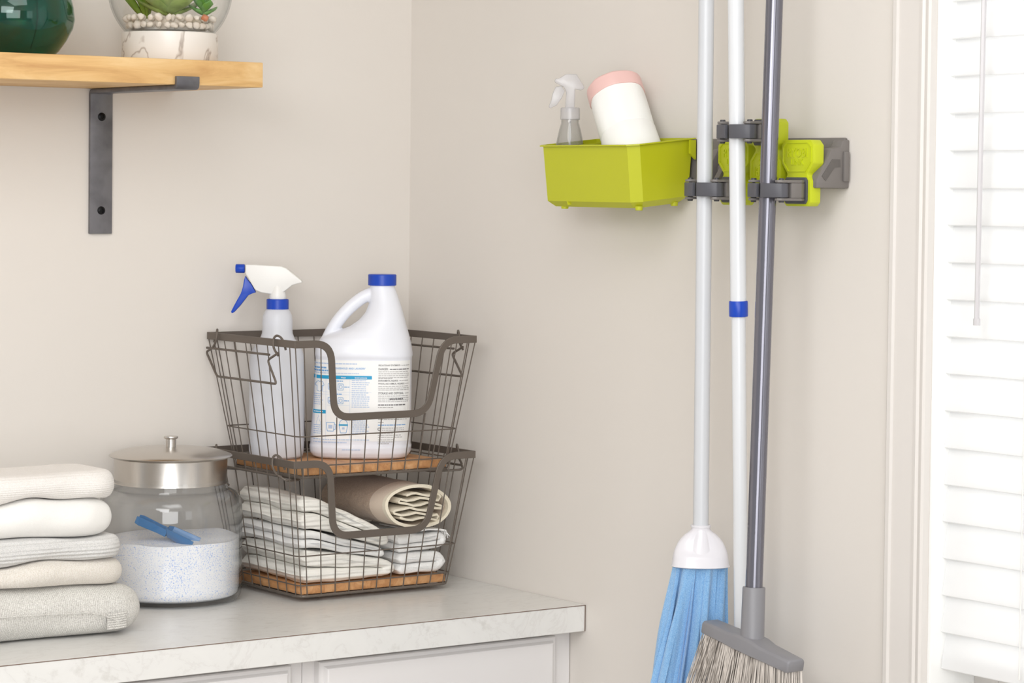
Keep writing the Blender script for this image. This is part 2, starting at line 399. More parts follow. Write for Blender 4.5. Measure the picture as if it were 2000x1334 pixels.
# ---------------------------------------------------------------- shelf and bracket
SZ = 1.6338; ST = 0.0345; SXR = -0.4132; SYF = -0.2515
tag(MB().box((-1.25, SYF, SZ), (SXR, -0.0005, SZ+ST)).obj('wall_shelf', PINE, bevel=0.0015), 'thick golden pine shelf board on the wall beside the corner', 'shelf')
def bracket(xc, label):
    t = thing('shelf_bracket', label, 'bracket', (xc, 0, 1.53)); hw = 0.0176; th = 0.006
    path = [(0, -th/2-0.0003, 1.4270), (0, -th/2-0.0003, SZ-th/2-0.0004), (0, SYF-th/2-0.0008, SZ-th/2-0.0004), (0, SYF-th/2-0.0008, SZ+0.0115)]
    P = fillet(path, 0.006, 4)
    rings = []
    for i2, p in enumerate(P):
        a = P[max(i2-1, 0)]; c = P[min(i2+1, len(P)-1)]; tn = (c-a).normalized(); nn = Vector((0, tn.z, -tn.y))
        rings.append([Vector((xc-hw, p.y, p.z))+nn*th/2, Vector((xc+hw, p.y, p.z))+nn*th/2, Vector((xc+hw, p.y, p.z))-nn*th/2, Vector((xc-hw, p.y, p.z))-nn*th/2])
    MB().rings(rings).obj('strap', STEEL, t, bevel=0.0008)
    for z in (1.594, 1.4603):
        b = MB(); b.lathe([(0.0005, 0.0), (0.006, 0.0), (0.0058, 0.0012), (0.003, 0.0022), (0.0028, 0.0008), (0.0003, 0.0008)], (xc, -th-0.0002, z), 18, (0, -1, 0))
        b.obj('screw', BLACK, t)
    return t
bracket(-0.5342, 'black steel strap bracket with two screws holding the pine shelf')

# ---------------------------------------------------------------- things on the shelf
SHT = SZ+ST+0.0003
b = MB(); c = (-0.735, -0.14, SHT)
pr = [(0.0005, 0), (0.052, 0.0), (0.060, 0.008), (0.070, 0.022), (0.0785, 0.038), (0.081, 0.05), (0.0795, 0.066), (0.0755, 0.082), (0.066, 0.102), (0.052, 0.120), (0.036, 0.134), (0.026, 0.148), (0.024, 0.165), (0.028, 0.182), (0.033, 0.190)]
pi = [(max(r-0.0035, 0.0004), z+0.003 if z < 0.02 else z) for r, z in pr][::-1]
b.lathe(pr+pi, c, 56)
b.tube([(c[0]-0.004+0.0*0, c[1]-r*0.98-0.0005, c[2]+z) for r, z in pr[2:12]], 0.0011, 5)
tag(b.obj('glass_vase', VASE), 'round dark green glass vase at the frame edge of the pine shelf', 'vase')
# terrarium
tx, ty = -0.4925, -0.130
t = thing('terrarium_bowl', 'clear glass bowl terrarium on a white marbled base on the shelf', 'terrarium', (tx, ty, SHT))
MB().lathe([(0.0005, 0), (0.0665, 0), (0.0672, 0.001), (0.0672, 0.0405), (0.0655, 0.0415), (0.0005, 0.0415)], (tx, ty, SHT), 48).obj('marble_base', MBASE, t)
R = 0.0868; zc = 0.0415 + math.sqrt(R*R-0.062**2)
def bowlprof(RR, zlo, n=22):
    a0 = math.asin(0.062/R); return [(RR*math.sin(a0+(2.55-a0)*k/n), zc - RR*math.cos(a0+(2.55-a0)*k/n)) for k in range(n+1)]
po = bowlprof(R, 0); pi2 = bowlprof(R-0.0022, 0)[::-1]
MB().lathe([(0.0005, 0.0418)]+po+pi2+[(0.0005, 0.0436)], (tx, ty, SHT), 56).obj('glass_bowl', BOWLG, t)
random.seed(11)
gz = SHT+0.0445
# pebbles, each its own stone
stones = []
peb_meshes = []
for k in range(6):
    bm = bmesh.new(); bmesh.ops.create_icosphere(bm, subdivisions=2, radius=1)
    for v in bm.verts:
        n = noise.noise(v.co*1.1+Vector((k*7, 3, 1))); v.co *= 1+0.45*n
    me = bpy.data.meshes.new('pebble'); bm.to_mesh(me); bm.free(); me.materials.append(PEBO if k == 5 else PEB); me.shade_smooth(); peb_meshes.append(me)
toc = Vector((CAM.x-tx, CAM.y-ty, 0)).normalized(); side = Vector((-toc.y, toc.x, 0))
def add_peb(x, y, z, s, mi, label, group):
    o = bpy.data.objects.new('pebble', peb_meshes[mi]); COL.objects.link(o)
    o.location = (x, y, z); o.scale = (s*random.uniform(0.85, 1.15), s*random.uniform(0.85, 1.15), s*random.uniform(0.75, 1.05)); o.rotation_euler = (random.random()*0.8, random.random()*0.8, random.random()*6)
    tag(o, label, 'pebble', group)
GP = 'white pebbles in the glass bowl'
for ring, (rad, n, z) in enumerate(((0.0565, 32, 0.0058), (0.0450, 25, 0.0058), (0.0600, 27, 0.0160), (0.0470, 20, 0.0155))):
    for k in range(n):
        a = 2*PI*(k+0.5*(ring % 2))/n + random.uniform(-0.03, 0.03)
        s = random.uniform(0.0042, 0.0058)
        if z > 0.01 and random.random() < 0.25: continue
        x, y = tx+rad*math.cos(a), ty+rad*math.sin(a)
        if ring == 2:
            d = (Vector((x-tx, y-ty, 0))).normalized()
            if d.dot(toc) > 0.55 and -0.75 < d.dot(side) < -0.45 and not stones:
                pass
        add_peb(x, y, gz+z+random.uniform(-0.0005, 0.001), s, random.randrange(5), 'small rounded white pebble among the stones in the glass bowl', GP)
po_ = Vector((tx, ty, 0)) + toc*0.040 - side*(-0.0475)
po_ = Vector((tx, ty, 0)) + toc*0.040 + side*0.048
add_peb(po_.x, po_.y, gz+0.0165, 0.0058, 5, 'single orange brown pebble at the side of the glass bowl', None)
tag(MB().lathe([(0.0005, 0), (0.041, 0), (0.046, 0.008), (0.043, 0.015), (0.0005, 0.018)], (tx, ty, gz), 32).obj('gravel_bed', PEB), 'pale gravel under the plants inside the glass bowl', 'gravel', kind='stuff')
def leaf(b, base, d, up, L, w, th, curl):
    d = Vector(d).normalized(); up = Vector(up); s = d.cross(up).normalized(); up = s.cross(d).normalized()
    rings = []
    for k in range(8):
        q = k/7; ww = w*(math.sin(PI*min(1, 0.12+q*0.62)))*(1 if q < 0.75 else max(0.04, (1-q)/0.25)**0.75)
        p = Vector(base) + d*L*q + up*(curl*L*q*q)
        tt = th*(1-0.75*q)
        rings.append([p+s*ww*math.cos(2*PI*j/8)+up*tt*(math.sin(2*PI*j/8) + 0.5*abs(math.cos(2*PI*j/8))) for j in range(8)])
    b.rings(rings)
def rosette(name, c, n, L, w, th, mat, label, tilt0=0.15, tilt1=1.35, seed=0, stem=True):
    random.seed(seed)
    t = thing(name, label, 'succulent', c)
    for k in range(n):
        q = k/(n-1); a = k*2.39996; el = tilt0+(tilt1-tilt0)*q
        d = Vector((math.cos(a)*math.cos(el), math.sin(a)*math.cos(el), math.sin(el)))
        b = MB(); base = Vector(c)+Vector((0, 0, 0.004+0.022*q))
        leaf(b, base, d, (0, 0, 1), L*(1-0.45*q)*random.uniform(0.9, 1.1), w*(1-0.4*q), th, 0.28)
        b.obj('leaf', mat, t, angle=80)
    return t
rosette('succulent', (tx-0.006, ty-0.008, gz+0.019), 34, 0.060, 0.0165, 0.0045, SUCC, 'big pale green rosette succulent in the middle of the glass bowl', seed=2)
cs = Vector((tx, ty, 0))+side*0.045+toc*0.010; cs.z = gz+0.0200
rosette('succulent', tuple(cs), 12, 0.024, 0.009, 0.004, SUCC2, 'small bright green toothed succulent beside the orange pebble', 0.15, 1.2, seed=5)
cs = Vector((tx, ty, 0))-side*0.034-toc*0.012; cs.z = gz+0.018
t3 = thing('spiky_succulent', 'dark green spiky plant with long thin leaves in the glass bowl', 'succulent', tuple(cs))
for k in range(10):
    a = k*2.4; b = MB(); d = Vector((math.cos(a)*0.45, math.sin(a)*0.45, 1)) - side*0.35
    leaf(b, cs+Vector((math.cos(a), math.sin(a), 0))*0.004, d, toc, 0.052+0.006*math.sin(k*3), 0.0042, 0.002, 0.12)
    b.obj('leaf', SUCC3, t3, angle=80)

# ---------------------------------------------------------------- worktop and cabinets
CT = 0.91; CTH = 0.0375
ct = MB().box((-1.35, -0.459, CT-CTH), (-0.0008, -0.0008, CT)).obj('countertop', MARBLE, bevel=0.0005, segs=1)
tag(ct, 'white marble pattern laminate countertop running into the corner', 'countertop')
b = MB(); b.box((-1.35, -0.4596, CT-0.0012), (-0.0012, -0.4586, CT-0.0002)); b.box((-0.0022, -0.4596, CT-CTH), (-0.0010, -0.4586, CT-0.0004))
sm = b.obj('edge_seam', SEAM, ct); tag(sm, 'thin brown line along the laminate edge')
def cabinet(x0, x1, dx0, dx1, label):
    t = thing('base_cabinet', label, 'cabinet', ((x0+x1)/2, -0.2, 0))
    b = MB(); b.box((x0+0.0004, -0.4234, 0.09), (x1-0.0004, -0.004, CT-CTH-0.0004)); b.box((x0+0.0004, -0.36, 0.0), (x1-0.0004, -0.01, 0.09))
    b.obj('body', CAB, t, bevel=0.0006, segs=1)
    ztop = 0.8655; yb = -0.4238; yf = -0.443
    b = MB()
    # raised frame: flat slab, ogee edge, recessed step, raised field
    def rect(inset, y, z0, z1): return [Vector((dx0+inset, y, z0+inset)), Vector((dx1-inset, y, z0+inset)), Vector((dx1-inset, y, z1-inset)), Vector((dx0+inset, y, z1-inset))]
    z0 = 0.12; R_ = [(0, yb), (0, yf+0.009), (0.0015, yf+0.007), (0.006, yf+0.0065), (0.009, yf+0.001), (0.011, yf), (0.0135, yf)]
    b.rings([rect(i3, y, z0, ztop) for i3, y in R_]); b.obj('door', CAB, t, angle=25)
    return t
cabinet(-0.4480, -0.0008, -0.4285, -0.0350, 'white painted base cabinet next to the corner wall')
cabinet(-0.9200, -0.4480, -0.8850, -0.4720, 'white painted base cabinet under the folded laundry')

# ---------------------------------------------------------------- wire baskets
def px_handle(side_x, sgn, dz):
    return []
def basket(z0, label, folded, dx=0.0):
    BX0, BX1, BY0, BY1 = -0.3345+dx, -0.0795+dx, -0.2320, -0.0400
    TX0, TX1, TY0, TY1 = -0.3595+dx, -0.0500+dx, -0.2535, -0.0065
    zb, zt = z0+0.0045, z0+0.1985
    t = thing('wire_basket', label, 'basket', ((BX0+BX1)/2, (BY0+BY1)/2, z0), 'stacked wire baskets')
    def C(u, v, q):   # u,v in 0..1 footprint, q 0 bottom .. 1 top
        x0, x1 = BX0+(TX0-BX0)*q, BX1+(TX1-BX1)*q; y0, y1 = BY0+(TY0-BY0)*q, BY1+(TY1-BY1)*q
        return Vector((x0+(x1-x0)*u, y0+(y1-y0)*v, zb+(zt-zb)*q))
    def q_of(z): return (z-zb)/(zt-zb)
    # --- rim strap with the dip in front
    zr = zt - 0.005; hw = 0.0052; th = 0.0014; dip = z0+0.0875
    def front(u, z): return C(u, 0, q_of(z))
    uL, uR = 0.190, 0.800
    pts = [front(0, zr), front(uL, zr), front(uL+0.022, dip), front(uR-0.016, dip), front(uR+0.012, zr), front(1, zr)]
    fp = fillet(pts, 0.026, 8); fp = fp[:-1]+[fp[-1]]
    nf = Vector((0, -(zt-zb), -(BY0-TY0))).normalized(); nf = Vector((0, -0.994, -0.105)).normalized()
    def strap(b, P, N, closed=False):
        rings = []
        n = len(P)
        for i4, p in enumerate(P):
            a = P[max(i4-1, 0)]; c = P[min(i4+1, n-1)]; tn = (c-a).normalized()
            nn = N[i4] if isinstance(N, list) else N
            w = nn.cross(tn).normalized()
            rings.append([p+w*hw+nn*th, p-w*hw+nn*th, p-w*hw-nn*th, p+w*hw-nn*th])
        b.rings(rings)
    b = MB(); strap(b, fp, nf)
    q1 = q_of(zr); cor = [C(0, 0, q1), C(0, 1, q1), C(1, 1, q1), C(1, 0, q1)]
    for a, c, n in ((cor[0], cor[1], Vector((-1, 0, 0))), (cor[1], cor[2], Vector((0, 1, 0))), (cor[2], cor[3], Vector((1, 0, 0)))):
        d = (c-a).normalized()*0.0012
        strap(b, [a-d, (a+c)/2, c+d], n)
    b.obj('rim', WIRE, t, bevel=0.0004, segs=1)
    # --- thin wires
    b = MB(); wr = 0.00095
    def dipz(u):
        if u < uL-0.02 or u > uR+0.03: return zr
        if uL+0.045 < u < uR-0.035: return dip
        return None
    n = 11
    for k in range(n):
        u = (k+0.5)/n
        ub = u
        # front
        if u < uL-0.01 or u > uR+0.02: qz = q_of(zr)
        elif u < uL+0.03 or u > uR-0.02: qz = q_of(dip+0.012)
        else: qz = q_of(dip)
        b.tube([C(ub, 0, 0)+Vector((0, 0, -0.002)), C(u, 0, qz)], wr, 6)
        b.tube([C(ub, 1, 0), C(u, 1, q1)], wr, 6)
        b.tube([C(ub, 0, 0), C(ub, 1, 0)], wr, 6)
    for k in range(8):
        v2 = (k+0.5)/8
        for u in (0, 1): b.tube([C(u, v2, 0), C(u, v2, q1)], wr, 6)
    for u, v2 in ((0, 0), (1, 0), (0, 1), (1, 1)):
        b.tube([C(abs(u-0.012), abs(v2-0.012), 0), C(u, v2, q1)], wr, 6)
    for z in (z0+0.0195, z0+0.062):
        q = q_of(z); e = 0.003
        loop = [C(0, 0, q)+Vector((-e, -e, 0))*0.2, C(1, 0, q), C(1, 1, q), C(0, 1, q)]
        P = []
        for i5 in range(4):
            a, c, d = loop[i5-1], loop[i5], loop[(i5+1) % 4]
            p, r_ = c+(a-c).normalized()*0.012, c+(d-c).normalized()*0.012
            for k in range(5):
                s = k/4; P.append((1-s)**2*p+2*s*(1-s)*c+s*s*r_)
        b.tube(P, wr, 6, closed=True)
    b.obj('wire_grid', WIRE, t)
    b = MB(); loop = [C(0, 0, 0), C(1, 0, 0), C(1, 1, 0), C(0, 1, 0)]; P = []
    for i5 in range(4):
        a, c, d = loop[i5-1], loop[i5], loop[(i5+1) % 4]
        p, r_ = c+(a-c).normalized()*0.016, c+(d-c).normalized()*0.016
        for k in range(5):
            s = k/4; P.append((1-s)**2*p+2*s*(1-s)*c+s*s*r_)
    b.tube([p+Vector((0, 0, -0.001)) for p in P], 0.0021, 8, closed=True)
    for u in (0.13, 0.87):
        b.tube([C(u, 0.01, 0)+Vector((0, 0, -0.0028)), C(u, 0.99, 0)+Vector((0, 0, -0.0028))], 0.0017, 8)
    b.obj('base_frame', WIRE, t)
    MB().box((BX0+0.004, BY0+0.004, zb+0.0012), (BX1-0.004, BY1-0.004, zb+0.0122)).obj('wooden_board', ACACIA, t, bevel=0.0012)
    # --- swinging stacking handles with hooks over the rim
    for s in (0, 1):
        sg = -1 if s == 0 else 1
        X = (TX0-0.0028) if s == 0 else (TX1+0.0028)
        ya, yb_ = -0.034, -0.2085
        b = MB(); hr = 0.0017
        def H(y, z, off=0): return Vector((X+sg*off, y, z))
        zb2 = zt-0.0225
        for y, d in ((ya, 1), (yb_, -1)):
            yi = y-d*0.004
            hk = [H(y+d*0.026*0+d*0.006, zb2, 0.0008), H(y-d*0.006, zb2+0.010, 0.002), H(y-d*0.008, zt+0.001, 0.001), H(y-d*0.003, zt+0.0065, -0.002), H(y+d*0.006, zt+0.001, -0.0065), H(y+d*0.014, zt-0.014, -0.0065)]
            b.tube(smoothpath(hk, 2), hr, 8)
        if not folded:
            P = [H(ya+0.022, zb2, 0.001), H(yb_+0.018, zb2, 0.001)]
            b.tube(P, hr, 8)
            P = [H(ya+0.006, zb2, 0.0008), H(ya+0.024, zb2-0.006, 0.001), H(ya-0.010, zb2-0.040, 0.002), H(yb_-0.004, zb2-0.040, 0.002), H(yb_+0.023, zb2-0.008, 0.001), H(yb_-0.006, zb2+0.004, 0.0008)]
            b.tube(fillet(P, 0.006, 4), hr, 8)
        else:
            inn = 0.045
            P = [H(ya+0.006, zb2, 0), H(ya+0.020, zb2-0.007, -0.006), H(ya-0.006, zb2-0.0100, -inn), H(yb_+0.006, zb2-0.0100, -inn), H(yb_-0.020, zb2-0.007, -0.006), H(yb_-0.006, zb2, 0)]
            b.tube(fillet(P, 0.008, 5), hr, 8)
            b.tube([H(ya+0.010, zb2-0.0015, -0.003), H(yb_-0.010, zb2-0.0015, -0.003)], hr, 8)
        b.obj('handle', WIRE, t)
    return t
Z1 = CT+0.0046; Z2 = Z1+0.1690
basket(Z1, 'lower bronze wire basket standing on the countertop, filled with towels', True)
basket(Z2, 'upper bronze wire basket holding the bleach jug and spray bottle', False)
# little feet of the lower basket are part of its frame (rests on worktop)

# ---------------------------------------------------------------- cloth
def fold_strip(centre, half_t, wob=0.0):
    """closed outline around a thick polyline (list of (u,z))"""
    P = [Vector((a, c, 0)) for a, c in centre]; L, Rr = [], []
    n = len(P)
    for i in range(n):
        a, c = P[max(i-1, 0)], P[min(i+1, n-1)]; d = (c-a).normalized(); nn = Vector((-d.y, d.x, 0))
        ht = half_t
        L.append(P[i]+nn*ht); Rr.append(P[i]-nn*ht)
    d0 = (P[0]-P[1]).normalized()*half_t; d1 = (P[-1]-P[-2]).normalized()*half_t
    return [(p.x, p.y) for p in L] + [((P[-1]+d1).x, (P[-1]+d1).y)] + [(p.x, p.y) for p in Rr[::-1]] + [((P[0]+d0).x, (P[0]+d0).y)]
def serp(u0, u1, z0, z1, layers, pts=9, slope=0.0, bulge=0.0):
    """serpentine centreline of a folded cloth, first layer at the bottom"""
    out = []; h = (z1-z0)/layers; rr = h/2
    for k in range(layers):
        zc_ = z0+h*(k+0.5); a, c = (u0+rr, u1-rr) if k % 2 == 0 else (u1-rr, u0+rr)
        for i in range(pts):
            q = i/(pts-1); u = a+(c-a)*q; out.append((u, zc_))
        if k < layers-1:
            sgn = 1 if k % 2 == 0 else -1
            for i in range(1, 6):
                th = PI*i/6; out.append((c+sgn*rr*math.sin(th), zc_+rr-rr*math.cos(th)))
    return out
def cloth_sweep(name, outf, o, U, A, length, mat, fn=None, n=16, amp=0.0015, parent=None, seed=0, endround=0.004):
    """sweep outline (u,z) from origin o along A; fn(u,z,s)->(u,z)"""
    o, U, A = Vector(o), Vector(U).normalized(), Vector(A).normalized(); b = MB(); rings = []
    outf = outf if callable(outf) else (lambda k, q=outf: q)
    ss = [0, 0.01, 0.03] + [0.06+0.90*i/(n-1) for i in range(n)] + [0.985, 1.0]
    for s in ss:
        ring = []
        kk = {0: 0.25, 0.01: 0.72, 0.03: 0.96}.get(s, 1.0)
        for u, z in outf(kk):
            uu, zz = (fn(u, z, s) if fn else (u, z))
            nz = noise.noise(Vector((uu*28+seed, zz*28, s*length*22))); nz2 = noise.noise(Vector((uu*80, zz*80+seed, s*length*60)))
            ring.append(o+U*(uu+amp*0.4*nz2)+Vector((0, 0, zz+amp*nz))+A*(s*length+amp*3.0*noise.noise(Vector((uu*25, zz*70, seed)))*(1 if s < 0.05 else 0)))
        rings.append(ring)
    b.rings(rings); return b.obj(name, mat, parent, angle=70)
def towel(name, x0, x1, z0, z1, layers, yf, yb, mat, label, cat='towel', group=None, fn=None, seed=0, amp=0.002, frac=0.42):
    out = lambda k: fold_strip(serp(x0, x1, z0, z1, layers, 22), (z1-z0)/layers*frac*k)
    o = cloth_sweep(name, out, (0, yf, 0), (1, 0, 0), (0, 1, 0), yb-yf, mat, fn, amp=amp, seed=seed)
    return tag(o, label, cat, group)
BZ = Z1+0.0045+0.0122+0.0006
G = 'towels folded in the lower basket'
def sl(x0, k, dz=0):
    return lambda u, z, s: (u, z + k*(u-x0)*(1) + dz*math.sin((u-x0)*20))
# bottom left stack, thinning towards the middle of the basket
def sq(u, z, s):
    k = 1-4.1*(max(0, u+0.312)**2/(max(0, u+0.312)+0.02))
    return (u, BZ+(z-BZ)*k+0.0012*math.sin(s*7+u*30))
towel('folded_towel', -0.3275, -0.176, BZ+0.0025, BZ+0.0500, 2, -0.222, -0.05, WAFFLE, 'ivory ribbed towel folded at the bottom left of the lower basket', group=G, seed=1, fn=sq, frac=0.46)
towel('folded_towel', -0.329, -0.188, BZ+0.0520, BZ+0.0780, 2, -0.219, -0.05, TOWW, 'thin white towel between the two ribbed towels in the basket', group=G, seed=2, fn=sq, frac=0.45)
towel('folded_towel', -0.333, -0.186, BZ+0.0805, BZ+0.1270, 2, -0.223, -0.052, WAFFLE, 'thick ivory ribbed towel on top, sloping down under the rolled cloth', group=G, seed=3, amp=0.0025, fn=sq, frac=0.46)
# right stack
towel('folded_cloth', -0.164, -0.0855, BZ+0.0025, BZ+0.0330, 2, -0.222, -0.06, TOWW, 'white cleaning cloth folded at the bottom right of the basket', group=G, seed=4, frac=0.46)
towel('folded_cloth', -0.164, -0.082, BZ+0.0355, BZ+0.0600, 2, -0.220, -0.06, TOWW, 'white cleaning cloth folded directly under the rolled cloth', group=G, seed=5, fn=sl(-0.12, 0.04), frac=0.46)
# rolled cloth with layered open end
rc = (-0.1260, 0, BZ+0.1010)
t = thing('rolled_cloth', 'beige rolled cloth with cream layered end lying on the towels', 'cloth', (rc[0], -0.14, rc[2]))
A_, B_ = 0.0585, 0.0320
outer = [(rc[0]+A_*math.cos(a)*1.0, rc[2]+B_*math.sin(a)*(1.0)-0.05*A_*math.cos(a)) for a in [2*PI*i/40 for i in range(40)]]
inner = [(rc[0]+(A_-0.0045)*math.cos(a), rc[2]+(B_-0.0045)*math.sin(a)-0.05*A_*math.cos(a)) for a in [2*PI*i/40 for i in range(40)]]
def shell(name, outer, inner, y0, y1, mat, parent, seed, grow=0.0):
    b = MB(); n = len(outer); rings_o, rings_i = [], []
    for k in range(15):
        q = k/14; y = y0+(y1-y0)*q
        g = 1+grow*q
        def P(p, r): 
            nz = noise.noise(Vector((p[0]*30, p[1]*30+seed, y*25)))*0.0022
            return Vector((rc[0]+(p[0]-rc[0])*g+nz, y, rc[2]+(p[1]-rc[2])*g+nz+0.018*q*0))
        rings_o.append([P(p, 1) for p in outer]); rings_i.append([P(p, 0) for p in inner])
    b.rings(rings_o + rings_i[::-1], caps=False, closed=True); return b.obj(name, mat, parent, angle=70)
HEMC = cloth('beige_hem', (240, 222, 202), None, gstr=0.6)
shell('fleece_edge', [(rc[0]+(p[0]-rc[0])*1.002, rc[2]+(p[1]-rc[2])*1.002) for p in outer], inner, -0.2105, -0.1782, HEMC, t, 3)
shell('wrap', outer, inner, -0.178, -0.052, TAUPE, t, 3, 0.06)
shell('hem', [(rc[0]+(p[0]-rc[0])*1.005, rc[2]+(p[1]-rc[2])*1.005) for p in outer], inner, -0.2185, -0.2107, CREAMC, t, 3)
cin = []
for k, (zz, a, c) in enumerate(((-0.0185, -0.030, 0.034), (-0.0115, 0.034, -0.040), (-0.0045, -0.040, 0.042), (0.0025, 0.042, -0.030), (0.0095, -0.030, 0.038), (0.0165, 0.036, -0.02))):
    for i in range(7):
        q = i/6; u = a+(c-a)*q; cin.append((rc[0]+u, rc[2]+zz+0.0022*math.sin(u*130+k*1.7)-0.05*u))
    if k < 5:
        cin.append((rc[0]+c*1.07, rc[2]+zz+0.0035-0.05*c))
b = fold_strip(cin, 0.0016)
cloth_sweep('inner_folds', b, (0, -0.2165, 0), (1, 0, 0), (0, 1, 0), 0.15, CREAMC, None, amp=0.0016, parent=t, seed=9)
# fringed cloth tucked at right
t = thing('fringed_cloth', 'small white cloth with a fringed edge tucked at the basket right side', 'cloth', (-0.085, -0.19, BZ+0.065))
out = fold_strip([(-0.130, BZ+0.0745), (-0.110, BZ+0.0755), (-0.093, BZ+0.0745), (-0.083, BZ+0.073)], 0.0011)
o = cloth_sweep('cloth', out, (0, -0.222, 0), (1, 0, 0), (0, 1, 0), 0.10, TOWW, lambda u, z, s: (u, z-0.0095), seed=12, amp=0.0003); o.parent = t; o.matrix_parent_inverse = Matrix.Translation(t.location).inverted()
random.seed(5); b = MB()
for k in range(46):
    y = -0.221+0.097*k/45; z = BZ+0.0635; u = -0.0820
    b.tube([(u, y, z), (u+0.004, y+random.uniform(-0.002, 0.002), z-0.001), (u+0.0085+random.uniform(-0.001, 0.001), y+random.uniform(-0.004, 0.004), z-0.007-random.uniform(0, 0.006))], [0.0012, 0.0011, 0.0006], 5)
b.obj('fringe', TOWW, t)

# folded knitwear stack on the left
def knit(name, xr, yf, zb, zt, mat, label, seed, bulge=0.004):
    """zb, zt: functions of x giving lower and upper surface"""
    xl, yb = -1.02, -0.215
    b = MB(); rings = []
    NX = 60; H = (zt(-0.75)-zb(-0.75))/2
    Rend = H*1.25
    for i in range(NX):
        q = i/(NX-1); x = xl+(xr-xl)*(1-(1-q)**1.6)
        d = (x-(xr-Rend))/Rend
        e = math.sqrt(max(0.0, 1-max(0, d)**2.6)) if d > 0 else 1
        e = max(e, 0.03)
        plan = 0.035*(1-math.sqrt(max(0, 1-max(0, (x-(xr-0.05))/0.05)**2)))
        z0_, z1_ = zb(x), zt(x); zm = (z0_+z1_)/2; h = (z1_-z0_)/2*e
        yF = yf+plan+0.003*math.sin(x*31+seed)+0.004*noise.noise(Vector((x*14, seed, 0))); yB = yb-plan
        ring = []
        n = 14
        for k in range(n+1):       # front rounded edge
            a = -PI/2-PI*k/n
            ring.append((yF+h*1.05+h*1.05*math.cos(a)*1.0, zm+h*math.sin(a)*(-1)*-1))
        for k in range(1, 9): ring.append((yF+h*1.05+(yB-h-yF-h*1.05)*k/9, zm+h))
        for k in range(n+1):
            a = PI/2-PI*k/n; ring.append((yB-h+h*math.cos(a), zm+h*math.sin(a)))
        for k in range(1, 9): ring.append((yB-h+(yF+h*1.05-yB+h)*k/9, zm-h))
        out2 = []
        for y, z in ring:
            nz = noise.noise(Vector((x*20, y*20+seed*3, z*26)))*0.0040+noise.noise(Vector((x*60, y*60, z*60+seed)))*0.0007
            inward = 1 if abs(z-zm) < h*0.85 else 0.15
            out2.append(Vector((x, y-nz*inward, z+nz*0.12)))
        rings.append(out2)
    b.rings(rings)
    return b.obj(name, mat, None, angle=80)
def ifc(base, amp, f, ph, tilt=0.0, sag=0.0):
    return lambda x: base + amp*math.sin(x*f+ph) + 0.5*amp*math.sin(x*f*2.3+ph*2) + tilt*(x+0.8) - sag*max(0, x+0.70)**2
f0 = lambda x: CT+0.0006
f1 = ifc(0.9795, 0.0016, 22, 0.5, -0.02); f2 = ifc(1.0110, 0.0030, 26, 2.2, -0.015); f3 = ifc(1.0435, 0.0022, 21, 1.0, -0.01); f4 = ifc(1.0905, 0.0034, 30, 0.2, 0.01); f5 = ifc(1.1255, 0.0016, 16, 0.8, 0.0)
g_ = 0.0006
KN = [(-0.6330, -0.3440, f0, f1, KNIT5, 'marled light gray knit sweater folded at the bottom of the stack'),
      (-0.6570, -0.3400, f1, f2, KNIT4, 'oatmeal beige knit folded directly on the marled gray sweater'),
      (-0.6640, -0.3420, f2, f3, KNIT3, 'ribbed heather gray knit in the middle of the folded stack'),
      (-0.6740, -0.3420, f3, f4, KNIT2, 'plain white folded knit directly above the ribbed gray one'),
      (-0.6715, -0.3420, f4, f5, KNIT1, 'cream knit folded on top of the laundry stack')]
first = True
for k, (xr, yf, a, c, mt, lab) in enumerate(KN):
    lo = (lambda x, a=a: a(x)+g_); hi = (lambda x, c=c: c(x)-g_)
    o = knit('folded_sweater', xr, yf, lo, hi, mt, lab, k*3+1); tag(o, lab, 'folded clothing', 'folded knitwear stack')
    if k == 0:
        b = MB(); P = []
        for i in range(40):
            x = -1.0+(-0.690+1.0)*i/39
            z = 0.9475+0.002*math.sin(x*20) - (0.012*max(0, (x+0.735)/0.045)**2 if x > -0.735 else 0); P.append((x, -0.3455-0.003+0.0014*math.sin(x*31+1), z))
        b.tube(P, 0.0011, 6); b.obj('seam', KNIT5, o)
        b = MB()
        for i in range(7):
            z = 0.9215+0.0030*i; b.tube([(-0.698, -0.3475, z), (-0.682, -0.3485, z+0.0005), (-0.670, -0.3455, z+0.0008)], 0.0015, 6)
        b.obj('cuff', KNIT5, o)

# ---------------------------------------------------------------- glass jar
jx, jy = -0.4745, -0.1075; jz = CT+0.0004
t = thing('glass_jar', 'large clear glass jar with brushed steel lid beside the knits', 'jar', (jx, jy, jz))
po = [(0.0005, 0.0), (0.088, 0.0), (0.096, 0.003), (0.1005, 0.010), (0.1015, 0.020), (0.1015, 0.124), (0.1008, 0.136), (0.0980, 0.146), (0.0925, 0.1535), (0.086, 0.1572), (0.082, 0.1590), (0.0835, 0.163), (0.080, 0.166), (0.079, 0.178)]
pi = [(0.0765, 0.178), (0.077, 0.164), (0.0785, 0.1575), (0.0845, 0.1545), (0.0900, 0.1510), (0.0950, 0.1445), (0.0978, 0.135), (0.0985, 0.124), (0.0985, 0.020), (0.0965, 0.011), (0.090, 0.007), (0.0005, 0.006)]
MB().lathe(po+pi, (jx, jy, jz), 72).obj('glass_body', GLASS, t)
b = MB(); b.lathe([(0.0782, 0.1665), (0.0800, 0.1665), (0.0795, 0.171), (0.0800, 0.2015), (0.0855, 0.2035), (0.0868, 0.2050), (0.0855, 0.2065), (0.079, 0.2090), (0.068, 0.2125), (0.045, 0.2155), (0.0005, 0.2170), (0.0005, 0.2150), (0.045, 0.2135), (0.067, 0.2105), (0.0775, 0.2055), (0.0782, 0.200)], (jx, jy, jz), 72)
lid = b.obj('lid', CHROME, t)
